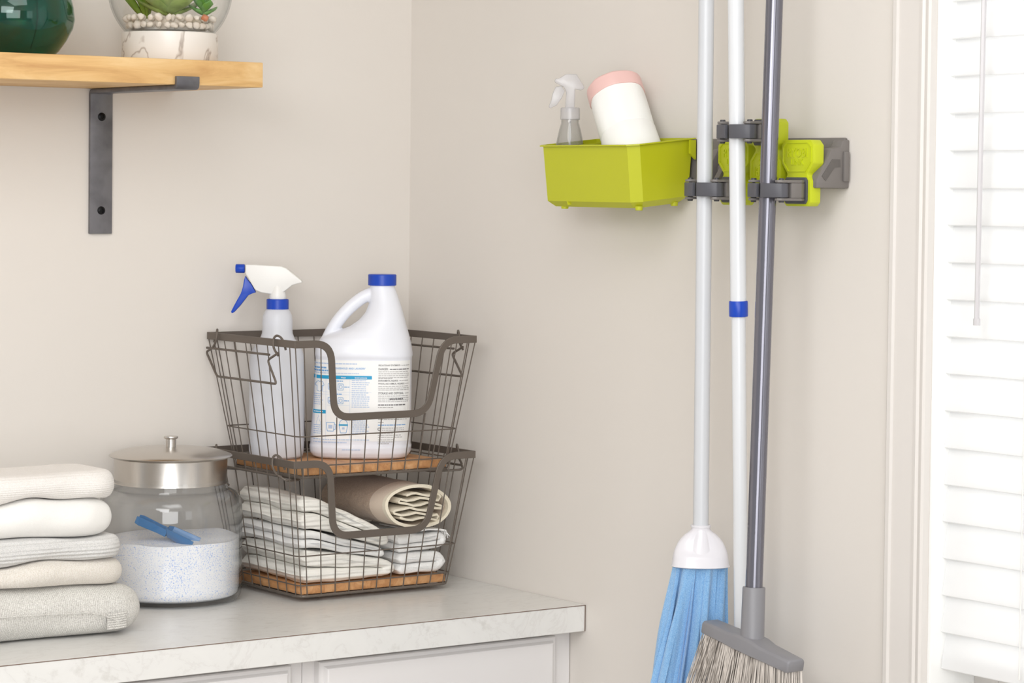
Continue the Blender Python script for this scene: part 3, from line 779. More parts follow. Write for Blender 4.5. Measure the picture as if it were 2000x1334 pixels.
MB().lathe([(0.0005, 0.2168), (0.0072, 0.2168), (0.0072, 0.228), (0.0095, 0.2290), (0.0102, 0.2300), (0.0100, 0.2320), (0.0005, 0.2325)], (jx, jy, jz), 28).obj('knob', CHROME, lid)
# powder with an uneven heaped top
b = MB(); rings = []; n = 64; Rr = 0.0975
def ptop(x, y):
    d = Vector((x, y)); return 0.0880 + 0.0045*noise.noise(Vector((x*16+4, y*16, 0))) + 0.002*(d.dot(Vector((0.809, -0.587)))/0.1) + 0.003*math.exp(-((x-0.02)**2+(y+0.02)**2)/0.0012)
for r, z in ((0.0005, 0.0066), (0.089, 0.0078), (0.0955, 0.0120), (Rr, 0.021)):
    rings.append([Vector((jx+r*math.cos(2*PI*j/n), jy+r*math.sin(2*PI*j/n), jz+z)) for j in range(n)])
for r in (Rr, 0.095, 0.088, 0.078, 0.066, 0.052, 0.038, 0.024, 0.01, 0.0005):
    rings.append([Vector((jx+r*math.cos(2*PI*j/n), jy+r*math.sin(2*PI*j/n), jz+ptop(r*math.cos(2*PI*j/n), r*math.sin(2*PI*j/n)))) for j in range(n)])
b.rings(rings); tag(b.obj('detergent_powder', POWDER, angle=60), 'white detergent powder with blue specks filling half the glass jar', 'detergent', kind='stuff')
# scoop
sd = Vector((0.809, -0.587, 0)); up = Vector((0, 0, 1)); fr = Vector((-0.587, -0.809, 0))
sc0 = Vector((jx, jy, jz)) + sd*-0.040 + up*0.1205 + fr*0.050
ax = (sd*0.80+up*-0.34+fr*0.1).normalized(); nb = (up - ax*up.dot(ax)).normalized(); sb = ax.cross(nb)
t = thing('detergent_scoop', 'translucent blue plastic scoop stuck in the detergent powder', 'scoop', tuple(sc0))
b = MB(); rings = []
for q, wd, hh in ((0, 0.0085, 0.005), (0.006, 0.0105, 0.006), (0.035, 0.0090, 0.005), (0.048, 0.0115, 0.005)):
    p = sc0+ax*q; e = 0.0016
    rings.append([p+sb*wd+nb*hh, p+sb*(wd-e)+nb*hh, p+sb*(wd-e)-nb*(hh-e), p-sb*(wd-e)-nb*(hh-e), p-sb*(wd-e)+nb*hh, p-sb*wd+nb*hh, p-sb*wd-nb*hh, p+sb*wd-nb*hh])
b.rings(rings); b.obj('grip', SCOOP, t, bevel=0.0004, segs=1)
b = MB(); ro, ri = [], []
for q, wd, hh in ((0.044, 0.0095, 0.004), (0.050, 0.018, 0.014), (0.075, 0.021, 0.017), (0.090, 0.022, 0.017)):
    p = sc0+ax*q
    ro.append([p+sb*wd*math.cos(a)-nb*(hh*math.sin(a)-0.008) for a in [PI*i/12 for i in range(13)]])
    ri.append([p+ax*0.0012*(1 if q < .05 else 0)+sb*(wd-0.0015)*math.cos(a)-nb*((hh-0.0015)*math.sin(a)-0.008) for a in [PI*i/12 for i in range(13)]])
for i in range(len(ro)):
    ro[i] = ro[i]+ri[i][::-1]
b.rings(ro); b.obj('cup', SCOOP, t, angle=50)

# ---------------------------------------------------------------- spray bottle in the upper basket
UB = Z2+0.0045+0.0122+0.0005
vr = Vector((0.8098, -0.5867, 0)); vd = Vector((0.5867, 0.8098, 0))   # image-right and into-picture, horizontal
bc = Vector((-0.2863, -0.0835, UB))
t = thing('spray_bottle', 'milky white spray bottle with blue trigger in the upper basket', 'spray bottle', tuple(bc))
pr = [(0.0005, 0.0015), (0.034, 0.0), (0.0385, 0.003), (0.0402, 0.010), (0.0405, 0.02), (0.0405, 0.1410), (0.0397, 0.1490), (0.0368, 0.1570), (0.0310, 0.1665), (0.0252, 0.1745), (0.0225, 0.1820), (0.0220, 0.1900), (0.0222, 0.1990), (0.0212, 0.2080), (0.0180, 0.2150), (0.0150, 0.2180), (0.0150, 0.2210)]
b = MB(); b.lathe(pr + [(max(r-0.0012, .0004), z+0.0012 if z < 0.01 else z) for r, z in pr][::-1], tuple(bc), 48); b.obj('bottle', MILKY, t)
b = MB(); rings = []
for z in (0.2165, 0.2175, 0.2310, 0.2320):
    r = 0.0158 if 0.217 < z < 0.2315 else 0.0148
    rings.append([bc+Vector(((r+0.0004*(j % 2))*math.cos(2*PI*j/56), (r+0.0004*(j % 2))*math.sin(2*PI*j/56), z)) for j in range(56)])
b.rings(rings); b.obj('collar', BLUE, t)
hd = thing('sprayer_head', None, None, tuple(bc)); hd.name = 'sprayer_head'; hd.parent = t; hd.location = (0, 0, 0)
def hp(px, py, s=0.000752): return ((px-543)*s, (898-py)*s)
b = MB(); b.lathe([(0.0125, 0.2315), (0.0122, 0.238), (0.0095, 0.250), (0.0070, 0.256), (0.0005, 0.257)], tuple(bc), 28)
poly = [hp(*p) for p in ((481, 523), (500, 523), (530, 524.5), (551, 525.5), (560, 529), (590, 553), (591, 557), (582, 559), (572, 562), (560, 572), (548, 580), (532, 580), (512, 577), (500, 572), (490, 555), (484, 545), (481, 540))]
b.prism(poly, tuple(bc), vr, (0, 0, 1), vd, -0.0085, 0.0085)
b.obj('shroud', WPLAST, t, bevel=0.0022, segs=3)
b = MB(); b.lathe([(0.0005, 0), (0.0062, 0), (0.0068, 0.001), (0.0068, 0.012), (0.0060, 0.0135), (0.0005, 0.0135)], tuple(bc+vr*hp(461, 0)[0]+Vector((0, 0, hp(0, 531)[1]))), 8, tuple(vr)); b.obj('nozzle', BLUE, t, bevel=0.0005)
b = MB(); poly = [hp(*p) for p in ((480.5, 545), (484, 551), (493, 562), (501, 577), (494, 579), (486, 583), (480, 591), (470, 604), (459, 616), (455, 618), (453, 615), (459, 603), (466, 590), (472, 579), (476, 566), (478, 553))]
b.prism(poly, tuple(bc), vr, (0, 0, 1), vd, -0.006, 0.006); b.obj('trigger', BLUE, t, bevel=0.001)
b = MB(); b.tube([tuple(bc+Vector((0, 0, 0.01))), tuple(bc+Vector((0, 0, 0.215)))], 0.0022, 8); b.obj('dip_tube', HAZEP, t)
bpy.data.objects.remove(hd)

# ---------------------------------------------------------------- bleach jug
jc = Vector((-0.1725, -0.1330, UB)); JS = 0.975; Sj = 0.000762*JS
ju, jv = vr.copy(), vd.copy()
t = thing('bleach_jug', 'white plastic bleach jug with blue cap and side handle', 'jug', tuple(jc))
secs = [(0.0, -0.066, 0.066, 0.044, 3.0), (0.0025, -0.0715, 0.0715, 0.049, 3.0), (0.009, -0.0755, 0.0765, 0.053, 3.0), (0.0185, -0.0765, 0.0775, 0.0540, 3.0), (0.0200, -0.0750, 0.0760, 0.0526, 3.0), (0.026, -0.0752, 0.0762, 0.0526, 3.0),
        (0.085, -0.0712, 0.0765, 0.0520, 3.0), (0.1500, -0.0680, 0.0768, 0.0515, 3.0), (0.1540, -0.0690, 0.0780, 0.0530, 3.0), (0.160, -0.0690, 0.0775, 0.0530, 2.8), (0.170, -0.0670, 0.0760, 0.0510, 2.6), (0.180, -0.0600, 0.0738, 0.0480, 2.4), (0.187, -0.0430, 0.0718, 0.0450, 2.3),
        (0.197, -0.0170, 0.0688, 0.0410, 2.2), (0.207, -0.0030, 0.0662, 0.0370, 2.2), (0.218, 0.0060, 0.0632, 0.0325, 2.1), (0.233, 0.0120, 0.0585, 0.0260, 2.0), (0.246, 0.0130, 0.0540, 0.0215, 2.0), (0.256, 0.0125, 0.0500, 0.0187, 2.0), (0.262, 0.0125, 0.0495, 0.0185, 2.0)]
secs = [(z*JS, a*JS, c*JS, d*JS, e) for z, a, c, d, e in secs]
b = MB(); rings = []
for z, a0, a1, hv, ex in secs:
    cu, hu = (a0+a1)/2, (a1-a0)/2; rg = []
    for j in range(64):
        th = 2*PI*j/64; c_, s_ = math.cos(th), math.sin(th)
        uu = cu+hu*math.copysign(abs(c_)**(2/ex), c_); vv = hv*math.copysign(abs(s_)**(2/ex), s_)
        rg.append(jc+ju*uu+jv*vv+Vector((0, 0, z)))
    rings.append(rg)
b.rings(rings)
hpts = [Vector((a, z, 0)) for a, z in ((0.020, 0.2480), (0.0060, 0.2430), (-0.0055, 0.2355), (-0.0210, 0.2220), (-0.0350, 0.2055), (-0.0455, 0.1885), (-0.0520, 0.1740), (-0.0545, 0.1620))]
b.tube([jc+ju*p.x*JS+Vector((0, 0, p.y*JS)) for p in smoothpath(hpts, 1)], 0.0094, 20)
jb = b.obj('body', JUGM, t)
rm = jb.modifiers.new('remesh', 'REMESH'); rm.mode = 'VOXEL'; rm.voxel_size = 0.0013; rm.use_smooth_shade = True
sm = jb.modifiers.new('smooth', 'SMOOTH'); sm.factor = 0.5; sm.iterations = 7
capc = jc+ju*0.0310*JS
b = MB(); rings = []
for z, r in ((0.2525, 0.0196), (0.2530, 0.0204), (0.2680, 0.0204), (0.2690, 0.0194)):
    rings.append([capc+Vector(((r+0.0004*(j % 2))*math.cos(2*PI*j/72), (r+0.0004*(j % 2))*math.sin(2*PI*j/72), z)) for j in range(72)])
b.rings(rings); b.obj('cap', BLUE, t)
# ---- label wrapped on the front of the jug
def jug_side(z):
    for (z0_, a0, a1, hv, ex), (z1_, c0, c1, hw_, ex2) in zip(secs, secs[1:]):
        if z0_ <= z <= z1_:
            q = (z-z0_)/(z1_-z0_) if z1_ > z0_ else 0
            return a0+(c0-a0)*q, a1+(c1-a1)*q, hv+(hw_-hv)*q, ex
    return secs[7][1:]
def onjug(u, z, off):
    a0, a1, hv, ex = jug_side(z); cu, hu = (a0+a1)/2, (a1-a0)/2
    k = min(0.9995, abs((u-cu)/hu)); vv = -hv*(1-k**ex)**(1/ex)
    # outward normal in plan
    nu = math.copysign(k**(ex-1)/hu, u-cu); nv = -((-vv/hv)**(ex-1))/hv; l = math.hypot(nu, nv)
    return jc+ju*(u+nu/l*off)+jv*(vv+nv/l*off)+Vector((0, 0, z))
# the seen width is foreshortened at the sides; px positions map straight to u
def J(px, py): return ((px-708)*Sj, (896.5-py)*Sj)
lb = MB()
NU, NZ = 44, 14; u0_, u1_ = -0.0645, 0.0725
g = []
for i in range(NZ+1):
    z = 0.0270+(0.1445-0.0270)*i/NZ
    for k in range(NU+1):
        g.append(onjug(u0_+(u1_-u0_)*k/NU, z, 0.0005))
lb.add(g, [(i*(NU+1)+k, i*(NU+1)+k+1, (i+1)*(NU+1)+k+1, (i+1)*(NU+1)+k) for i in range(NZ) for k in range(NU)])
inks = {'paper': 0, 'blue': 1, 'cyan': 2, 'dark': 3, 'light': 4, 'gray': 5}
def patch(px0, px1, py0, py1, ink, off=0.0009, n=4):
    lb.cur = inks[ink]; (ua, zb_), (ub, za) = J(px0, py1), J(px1, py0)
    vs_ = []
    for i in (0, 1):
        for k in range(n+1): vs_.append(onjug(ua+(ub-ua)*k/n, zb_+(za-zb_)*i, off))
    lb.add(vs_, [(k, k+1, n+1+k+1, n+1+k) for k in range(n)])
def text_on(txt, px, py, size_px, ink, maxw=None, off=0.0010):
    lb.cur = inks[ink]
    cu_ = bpy.data.curves.new('t', 'FONT'); cu_.body = txt; cu_.size = 1.0; cu_.resolution_u = 2; cu_.offset = 0.012
    ob = bpy.data.objects.new('t', cu_); COL.objects.link(ob); dg = bpy.context.evaluated_depsgraph_get()
    me = bpy.data.meshes.new_from_object(ob.evaluated_get(dg)); w = max(v.co.x for v in me.vertices)
    sx = size_px/0.7; kx = (maxw/(w*sx)) if maxw else 1.0
    vs_ = []
    for v in me.vertices:
        u, z = J(px+v.co.x*sx*kx, py-v.co.y*sx); vs_.append(onjug(u, z, off))
    lb.add(vs_, [tuple(p.vertices) for p in me.polygons])
    bpy.data.objects.remove(ob); bpy.data.curves.remove(cu_); bpy.data.meshes.remove(me)
random.seed(3)
def dashes(px0, px1, py, h, ink):
    x = px0
    while x < px1-1.5:
        w = random.uniform(2.0, 7.5); patch(x, min(px1, x+w), py-h/2, py+h/2, ink, 0.0009, 2); x += w+0.9
dashes(618, 704, 708.5, 2.2, 'light')
text_on('FOR HOUSEHOLD AND LAUNDRY', 648, 719.2, 3.6, 'blue', 73); dashes(618, 644, 717, 3, 'blue')
dashes(618, 648, 722.5, 3, 'blue'); dashes(618, 708, 727.3, 1.6, 'light')
patch(618, 733.5, 731.8, 738.6, 'cyan', 0.0009, 16)
text_on('Instructions', 700, 737.0, 3.2, 'paper', 24, 0.0014); text_on('Water', 673, 737.0, 3.2, 'paper', 10, 0.0014); dashes(649, 660, 735.5, 2, 'paper')
for (x0, x1, y0, y1) in ((618, 733, 764, 764.4), (618, 690, 769, 769.3), (646, 690, 790, 790.4)): patch(x0, x1, y0, y1, 'light', 0.0009, 10)
for xx in (643.5, 665, 690.5): patch(xx, xx+0.4, 739, 858, 'light', 0.0009, 1)
dashes(655, 677, 742.5, 2, 'blue'); dashes(655, 677, 768, 2, 'blue')
for j, y in enumerate(list(range(741, 796, 4)) + list(range(812, 848, 4))): dashes(694, random.choice((722, 727, 729)), y, 1.7, 'light')
for y in list(range(769, 791, 4)): dashes(619, random.choice((634, 638)), y, 1.6, 'light')
for y in list(range(830, 848, 4)): dashes(619, 636, y, 1.7, 'light')
def line(pts, wpx, ink):
    lb.cur = inks[ink]; P = [Vector(p) for p in pts]
    for a, c in zip(P, P[1:]):
        d = (c-a).normalized(); nn = Vector((-d.y, d.x))*wpx/2
        lb.add([onjug(*J(*(p)), 0.0009) for p in (a+nn, c+nn, c-nn, a-nn)], [(0, 1, 2, 3)])
shirt = [(629, 743), (625, 745), (621, 751), (624, 753), (625.5, 752), (625.5, 763), (636, 763), (636, 752), (638, 753), (640, 751), (637, 745), (633, 743), (631, 745.5), (629, 743)]
line(shirt, 0.8, 'blue')
for cx, cy in ((653, 754), (653, 781)):
    line([(cx-5, cy-6), (cx+4, cy-6), (cx+4, cy+3), (cx+1, cy+6), (cx-3, cy+6), (cx-5, cy+3), (cx-5, cy-6)], 0.8, 'blue'); line([(cx+4, cy-3), (cx+7, cy-2), (cx+6, cy+2), (cx+4, cy+3)], 0.8, 'blue'); patch(cx-3.5, cx+2.5, cy-1, cy+4, 'light')
for cx, cy in ((672.5, 754), (672.5, 781)):
    line([(cx-5, cy-6), (cx+5, cy-6), (cx+5, cy+6), (cx-5, cy+6), (cx-5, cy-6)], 0.9, 'blue'); line([(cx+3*math.cos(a), cy+3.5*math.sin(a)) for a in [2*PI*i/12 for i in range(13)]], 0.8, 'blue'); dashes(cx+7, cx+17, cy, 1.5, 'blue')
patch(618, 644, 800, 807, 'cyan', 0.0009, 4); dashes(620, 640, 803.5, 2, 'paper')
line([(628, 810), (630, 813), (627, 817), (627, 820), (625, 824), (625, 830), (633, 830), (633, 824), (631, 820), (630, 817)], 0.7, 'light')
line([(645, 824), (647, 841), (659, 841), (661, 824), (645, 824)], 1.0, 'blue'); line([(661, 827), (664, 828), (663, 837), (659.5, 838)], 1.0, 'blue'); patch(649, 657, 829, 836, 'light')
line([(670, 829), (673, 844), (684, 844), (687, 829)], 1.0, 'blue'); patch(669.5, 687.5, 827, 830, 'cyan'); line([(670.5+8*(1-math.cos(a)), 827-9*math.sin(a)) for a in [PI*i/10 for i in range(11)]], 0.9, 'blue'); patch(676, 681, 833, 837, 'light')
dashes(619, 729, 857.5, 1.8, 'light'); dashes(619, 685, 863, 1.8, 'light')
# right column
X0 = 746
text_on('PRECAUTIONARY STATEMENTS:', X0, 712.3, 3.0, 'dark', 42); dashes(790, 804, 711, 1.4, 'gray')
text_on('DANGER:', X0, 720.2, 4.2, 'dark', 19); dashes(768, 803, 718.6, 1.8, 'dark')
for y in (723.5, 727.3, 731, 734.8): dashes(X0, 803, y, 1.5, 'gray')
dashes(X0, 773, 736.6, 1.4, 'gray')
text_on('ENVIRONMENTAL HAZARDS:', X0, 742.6, 3.3, 'dark', 38); dashes(786, 803, 741, 1.5, 'gray')
text_on('PHYSICAL AND CHEMICAL HAZARDS:', X0, 748.4, 3.2, 'dark', 50); dashes(797, 803, 747, 1.5, 'gray')
for y in (752, 755.6, 759.0): dashes(X0, 803, y, 1.5, 'gray')
text_on('STORAGE AND DISPOSAL:', X0, 767.6, 4.4, 'dark', 49); dashes(797, 803, 766, 1.5, 'gray')
for y in (771, 775, 778.7, 782): dashes(X0, 803, y, 1.5, 'gray')
dashes(768, 795, 777, 2.0, 'dark'); dashes(X0, 799, 788.5, 2.2, 'dark'); dashes(X0, 776, 793.5, 1.8, 'gray')
for y in (813, 817): dashes(X0, 802, y, 1.5, 'gray')
dashes(X0, 757, 822.5, 1.5, 'gray'); dashes(X0, 800, 828, 1.6, 'blue')
line([(748.5+2.6*math.cos(a), 836+2.8*math.sin(a)) for a in [2*PI*i/12 for i in range(13)]], 1.3, 'dark')
for y in (834, 838): dashes(754, 795, y, 1.4, 'gray')
for y, e in ((844, 775), (848, 790), (852, 792), (857, 776), (861, 775), (864.5, 768)): dashes(X0, e, y, 1.4, 'gray')
dashes(676, 712, 877, 1.5, 'light')
lb.obj('label', [PAPER, INK['blue'], INK['cyan'], INK['dark'], INK['light'], INK['gray']], t, smooth=False)['label'] = 'cream label with blue and gray print'

# ---------------------------------------------------------------- wall rail
t = thing('wall_rail', 'gray plastic mounting rail on the wall holding bin and holders', 'rail', (0, -0.75, 1.503))
b = MB(); b.box((-0.007, -0.985, 1.5035), (-0.0006, -0.49, 1.5675)); b.obj('back_plate', HGRAY, t, bevel=0.002)
b = MB(); b.prism([(-0.007, 1.5045), (-0.034, 1.5045), (-0.040, 1.508), (-0.040, 1.530), (-0.036, 1.534), (-0.034, 1.530), (-0.034, 1.510), (-0.007, 1.510)], (0, 0, 0), (1, 0, 0), (0, 0, 1), (0, 1, 0), -0.975, -0.780)
b.obj('channel', HGRAY, t, bevel=0.0008, segs=1)
gp = [(-0.0006, 1.5040), (-0.0555, 1.5040), (-0.0555, 1.5140), (-0.0300, 1.5530), (-0.0150, 1.5555), (-0.0115, 1.5640), (-0.0006, 1.5650)]
for y0, y1 in ((-0.9885, -0.9690), (-0.770, -0.758), (-0.800, -0.790)):
    b = MB(); b.prism(gp, (0, 0, 0), (1, 0, 0), (0, 0, 1), (0, 1, 0), y0, y1)
    e = b.obj('end_cap' if y0 < -0.9 else 'joint_rib', HGRAY, t, bevel=0.0018)
b = MB(); b.box((-0.012, -0.9925, 1.5125), (-0.004, -0.9885, 1.5500)); b.obj('latch', HGRAY, t, bevel=0.001)
b = MB(); b.prism([(-0.047, 1.5190), (-0.030, 1.5400), (-0.017, 1.5400), (-0.016, 1.5310), (-0.026, 1.5300), (-0.041, 1.5130)], (0, 0, 0), (1, 0, 0), (0, 0, 1), (0, 1, 0), -0.9892, -0.9880)
b.obj('recess_shade', HREC, t)  # flat darker patch, shade of the end cap recess given as colour

# ---------------------------------------------------------------- lime bin
t = thing('storage_bin', 'lime green plastic bin hanging on the wall rail', 'bin', (-0.065, -0.59, 1.471))
def bring(x0, x1, y0, y1, z, ch, ins=0.0):    # x0 front (more negative), y0 near camera (more negative); droops forward
    P = [(x0+ch, y0), (x1, y0), (x1, y1), (x0+ch, y1), (x0, y1-ch), (x0, y0+ch)]
    return [Vector((x, y, z+0.105*(x+0.012))) for x, y in P]
# outer: top -> bottom, then inner bottom -> top
yN, yFar = -0.696, -0.4870
def lvl(q): # q 0 top..1 bottom : footprint
    return (-0.1145+0.012*q, -0.0125-0.002*q, yN+0.006*q, yFar+0.004*q)
zt_, zb_ = 1.5690, 1.4915
def rg(q, z, ins, ch): 
    x0, x1, y0, y1 = lvl(q); return bring(x0+ins, x1-ins, y0+ins, y1-ins, z, ch)
H_ = zt_-zb_
R_ = [rg(0, zt_, -0.0035, 0.0125), rg(0, zt_-0.0016, -0.0035, 0.0125), rg(0.02, zt_-0.0020, 0, 0.012), rg(1, zb_, 0, 0.012), rg(1, zb_-0.0085, 0.010, 0.008)]
R_ += [rg(1, zb_-0.0065, 0.012, 0.008), rg(1, zb_+0.001, 0.002, 0.011), rg(0.02, zt_, 0.002, 0.0115)]
b = MB(); n = 6; vs_ = [p for r in R_ for p in r]; fs = []
for i in range(len(R_)-1):
    if i == 4: continue
    for j in range(n): k2 = (j+1) % n; fs.append((i*n+j, i*n+k2, (i+1)*n+k2, (i+1)*n+j))
fs.append(tuple(4*n+j for j in range(n))); fs.append(tuple(5*n+j for j in range(n)))
for j in range(n): k2 = (j+1) % n; fs.append((7*n+j, 7*n+k2, k2, j))
b.add(vs_, fs); b.obj('tub', LIMEB, t, smooth=False)
def dz(x): return 0.105*(x+0.012)
b = MB(); yd = -0.5385
b.add([(-0.112, yd, zt_+dz(-0.112)-0.0022), (-0.015, yd-0.012, zt_+dz(-0.015)-0.0022), (-0.015, yd-0.012, zb_+dz(-0.015)-0.005), (-0.102, yd, zb_+dz(-0.102)-0.005),
       (-0.112, yd-0.002, zt_+dz(-0.112)-0.0022), (-0.015, yd-0.014, zt_+dz(-0.015)-0.0022), (-0.015, yd-0.014, zb_+dz(-0.015)-0.005), (-0.102, yd-0.002, zb_+dz(-0.102)-0.005)],
      [(0, 1, 2, 3), (7, 6, 5, 4), (0, 4, 5, 1), (3, 2, 6, 7), (0, 3, 7, 4), (1, 5, 6, 2)])
b.obj('divider', LIMEB, t, smooth=False)
for x, y in ((-0.088, -0.678), (-0.088, -0.515), (-0.028, -0.678), (-0.028, -0.515)):
    b = MB(); z = zb_-0.0085+dz(x); b.lathe([(0.0045, -0.0035), (0.005, -0.003), (0.0055, 0.002)], (x, y, z), 14); b.obj('foot', LIMEB, t)
b = MB(); b.prism([(-0.0125, 1.566), (-0.022, 1.566), (-0.022, 1.548), (-0.0125, 1.540)], (0, 0, 0), (1, 0, 0), (0, 0, 1), (0, 1, 0), -0.7035, -0.7000); b.obj('side_hook', LIMEB, t)

# ---- things in the bin: clear spray bottle and bag roll
sx, sy = -0.0780, -0.5113
sz = zb_-0.005+dz(sx)+0.0045
t = thing('small_spray_bottle', 'small clear plastic spray bottle standing in the lime bin', 'spray bottle', (sx, sy, sz))
sk = 0.000706
zrim = 1.5655-sz
pr = [(0.0005, 0), (0.0190, 0), (0.0205, 0.004), (0.0212, zrim-0.015), (0.0180, zrim), (0.0150, zrim+0.014), (0.0128, zrim+0.022), (0.0122, zrim+0.024), (0.0122, zrim+0.030)]
b = MB(); b.lathe(pr+[(r-0.0012, z) for r, z in pr[1:]][::-1]+[(0.0005, 0.0012)], (sx, sy, sz), 36); b.obj('bottle', PETG, t)
b = MB(); b.tube([(sx, sy, sz+0.006), (sx, sy, sz+zrim+0.030)], 0.0016, 8); b.obj('dip_tube', HAZEP, t)
b = MB(); rings = []
for z, r in ((zrim+0.0285, 0.0128), (zrim+0.0290, 0.0133), (zrim+0.0440, 0.0128), (zrim+0.0450, 0.0118)):
    rings.append([Vector((sx+(r+0.0003*(j % 2))*math.cos(2*PI*j/44), sy+(r+0.0003*(j % 2))*math.sin(2*PI*j/44), sz+z)) for j in range(44)])
b.rings(rings); b.obj('collar', HAZEP, t)
zs0 = sz+zrim+0.044
def sp(px, py): return ((px-1109)*sk, (217-py)*sk)
o3 = Vector((sx, sy, zs0-0.004))
b = MB(); b.prism([sp(*p) for p in ((1092, 150), (1100, 145), (1120, 145), (1134, 166), (1136, 172), (1130, 176), (1118, 174), (1117, 217), (1099, 217), (1101, 180), (1096, 170), (1082, 163), (1078, 160), (1079, 154), (1085, 154))], o3, vr, (0, 0, 1), vd, -0.0065, 0.0065)
b.obj('shroud', HAZEP, t, bevel=0.0012)
b = MB(); b.prism([sp(*p) for p in ((1092, 168), (1098, 178), (1092, 192), (1082, 206), (1070, 212), (1067, 208), (1072, 196), (1074, 184), (1080, 170))], o3, vr, (0, 0, 1), vd, -0.0045, 0.0045); b.obj('trigger', HAZEP, t, bevel=0.0012)

th = math.radians(33); axr = Vector((0.10, math.sin(th), math.cos(th))).normalized(); rr_ = 0.0378
base = Vector((-0.0640, -0.6310, 1.5560))   # centre where the roll leaves the bin
t = thing('bag_roll', 'white rolled plastic bags with a pink end leaning in the bin', 'bag roll', tuple(base))
L0, L1 = -0.040, 0.098
b = MB(); rings = []; segs = 48; X_ = axr.orthogonal().normalized(); Y_ = axr.cross(X_)
def rollring(s, r):
    P = []
    for j in range(segs):
        a = 2*PI*j/segs; nz = noise.noise(Vector((math.cos(a)*2.0, math.sin(a)*2.0, s*28)))*0.0016
        P.append(base+axr*s+(r+nz)*(math.cos(a)*X_+math.sin(a)*Y_))
    return P
prof_ = [(L0, rr_-0.003), (L0+0.002, rr_), (-0.012, rr_+0.0012), (0.018, rr_+0.0004), (0.022, rr_-0.0008), (0.024, rr_+0.0002), (0.06, rr_), (0.080, rr_-0.0005)]
b.rings([rollring(s, r) for s, r in prof_]); b.obj('roll', FILM, t)
b = MB(); b.rings([rollring(s, r) for s, r in ((0.0795, rr_+0.0006), (0.0805, rr_+0.0010), (L1, rr_+0.0006), (L1+0.003, rr_-0.002), (L1+0.003, 0.020), (L1-0.004, 0.019), (L1-0.004, 0.001))])
b.obj('pink_end', PINK, t)

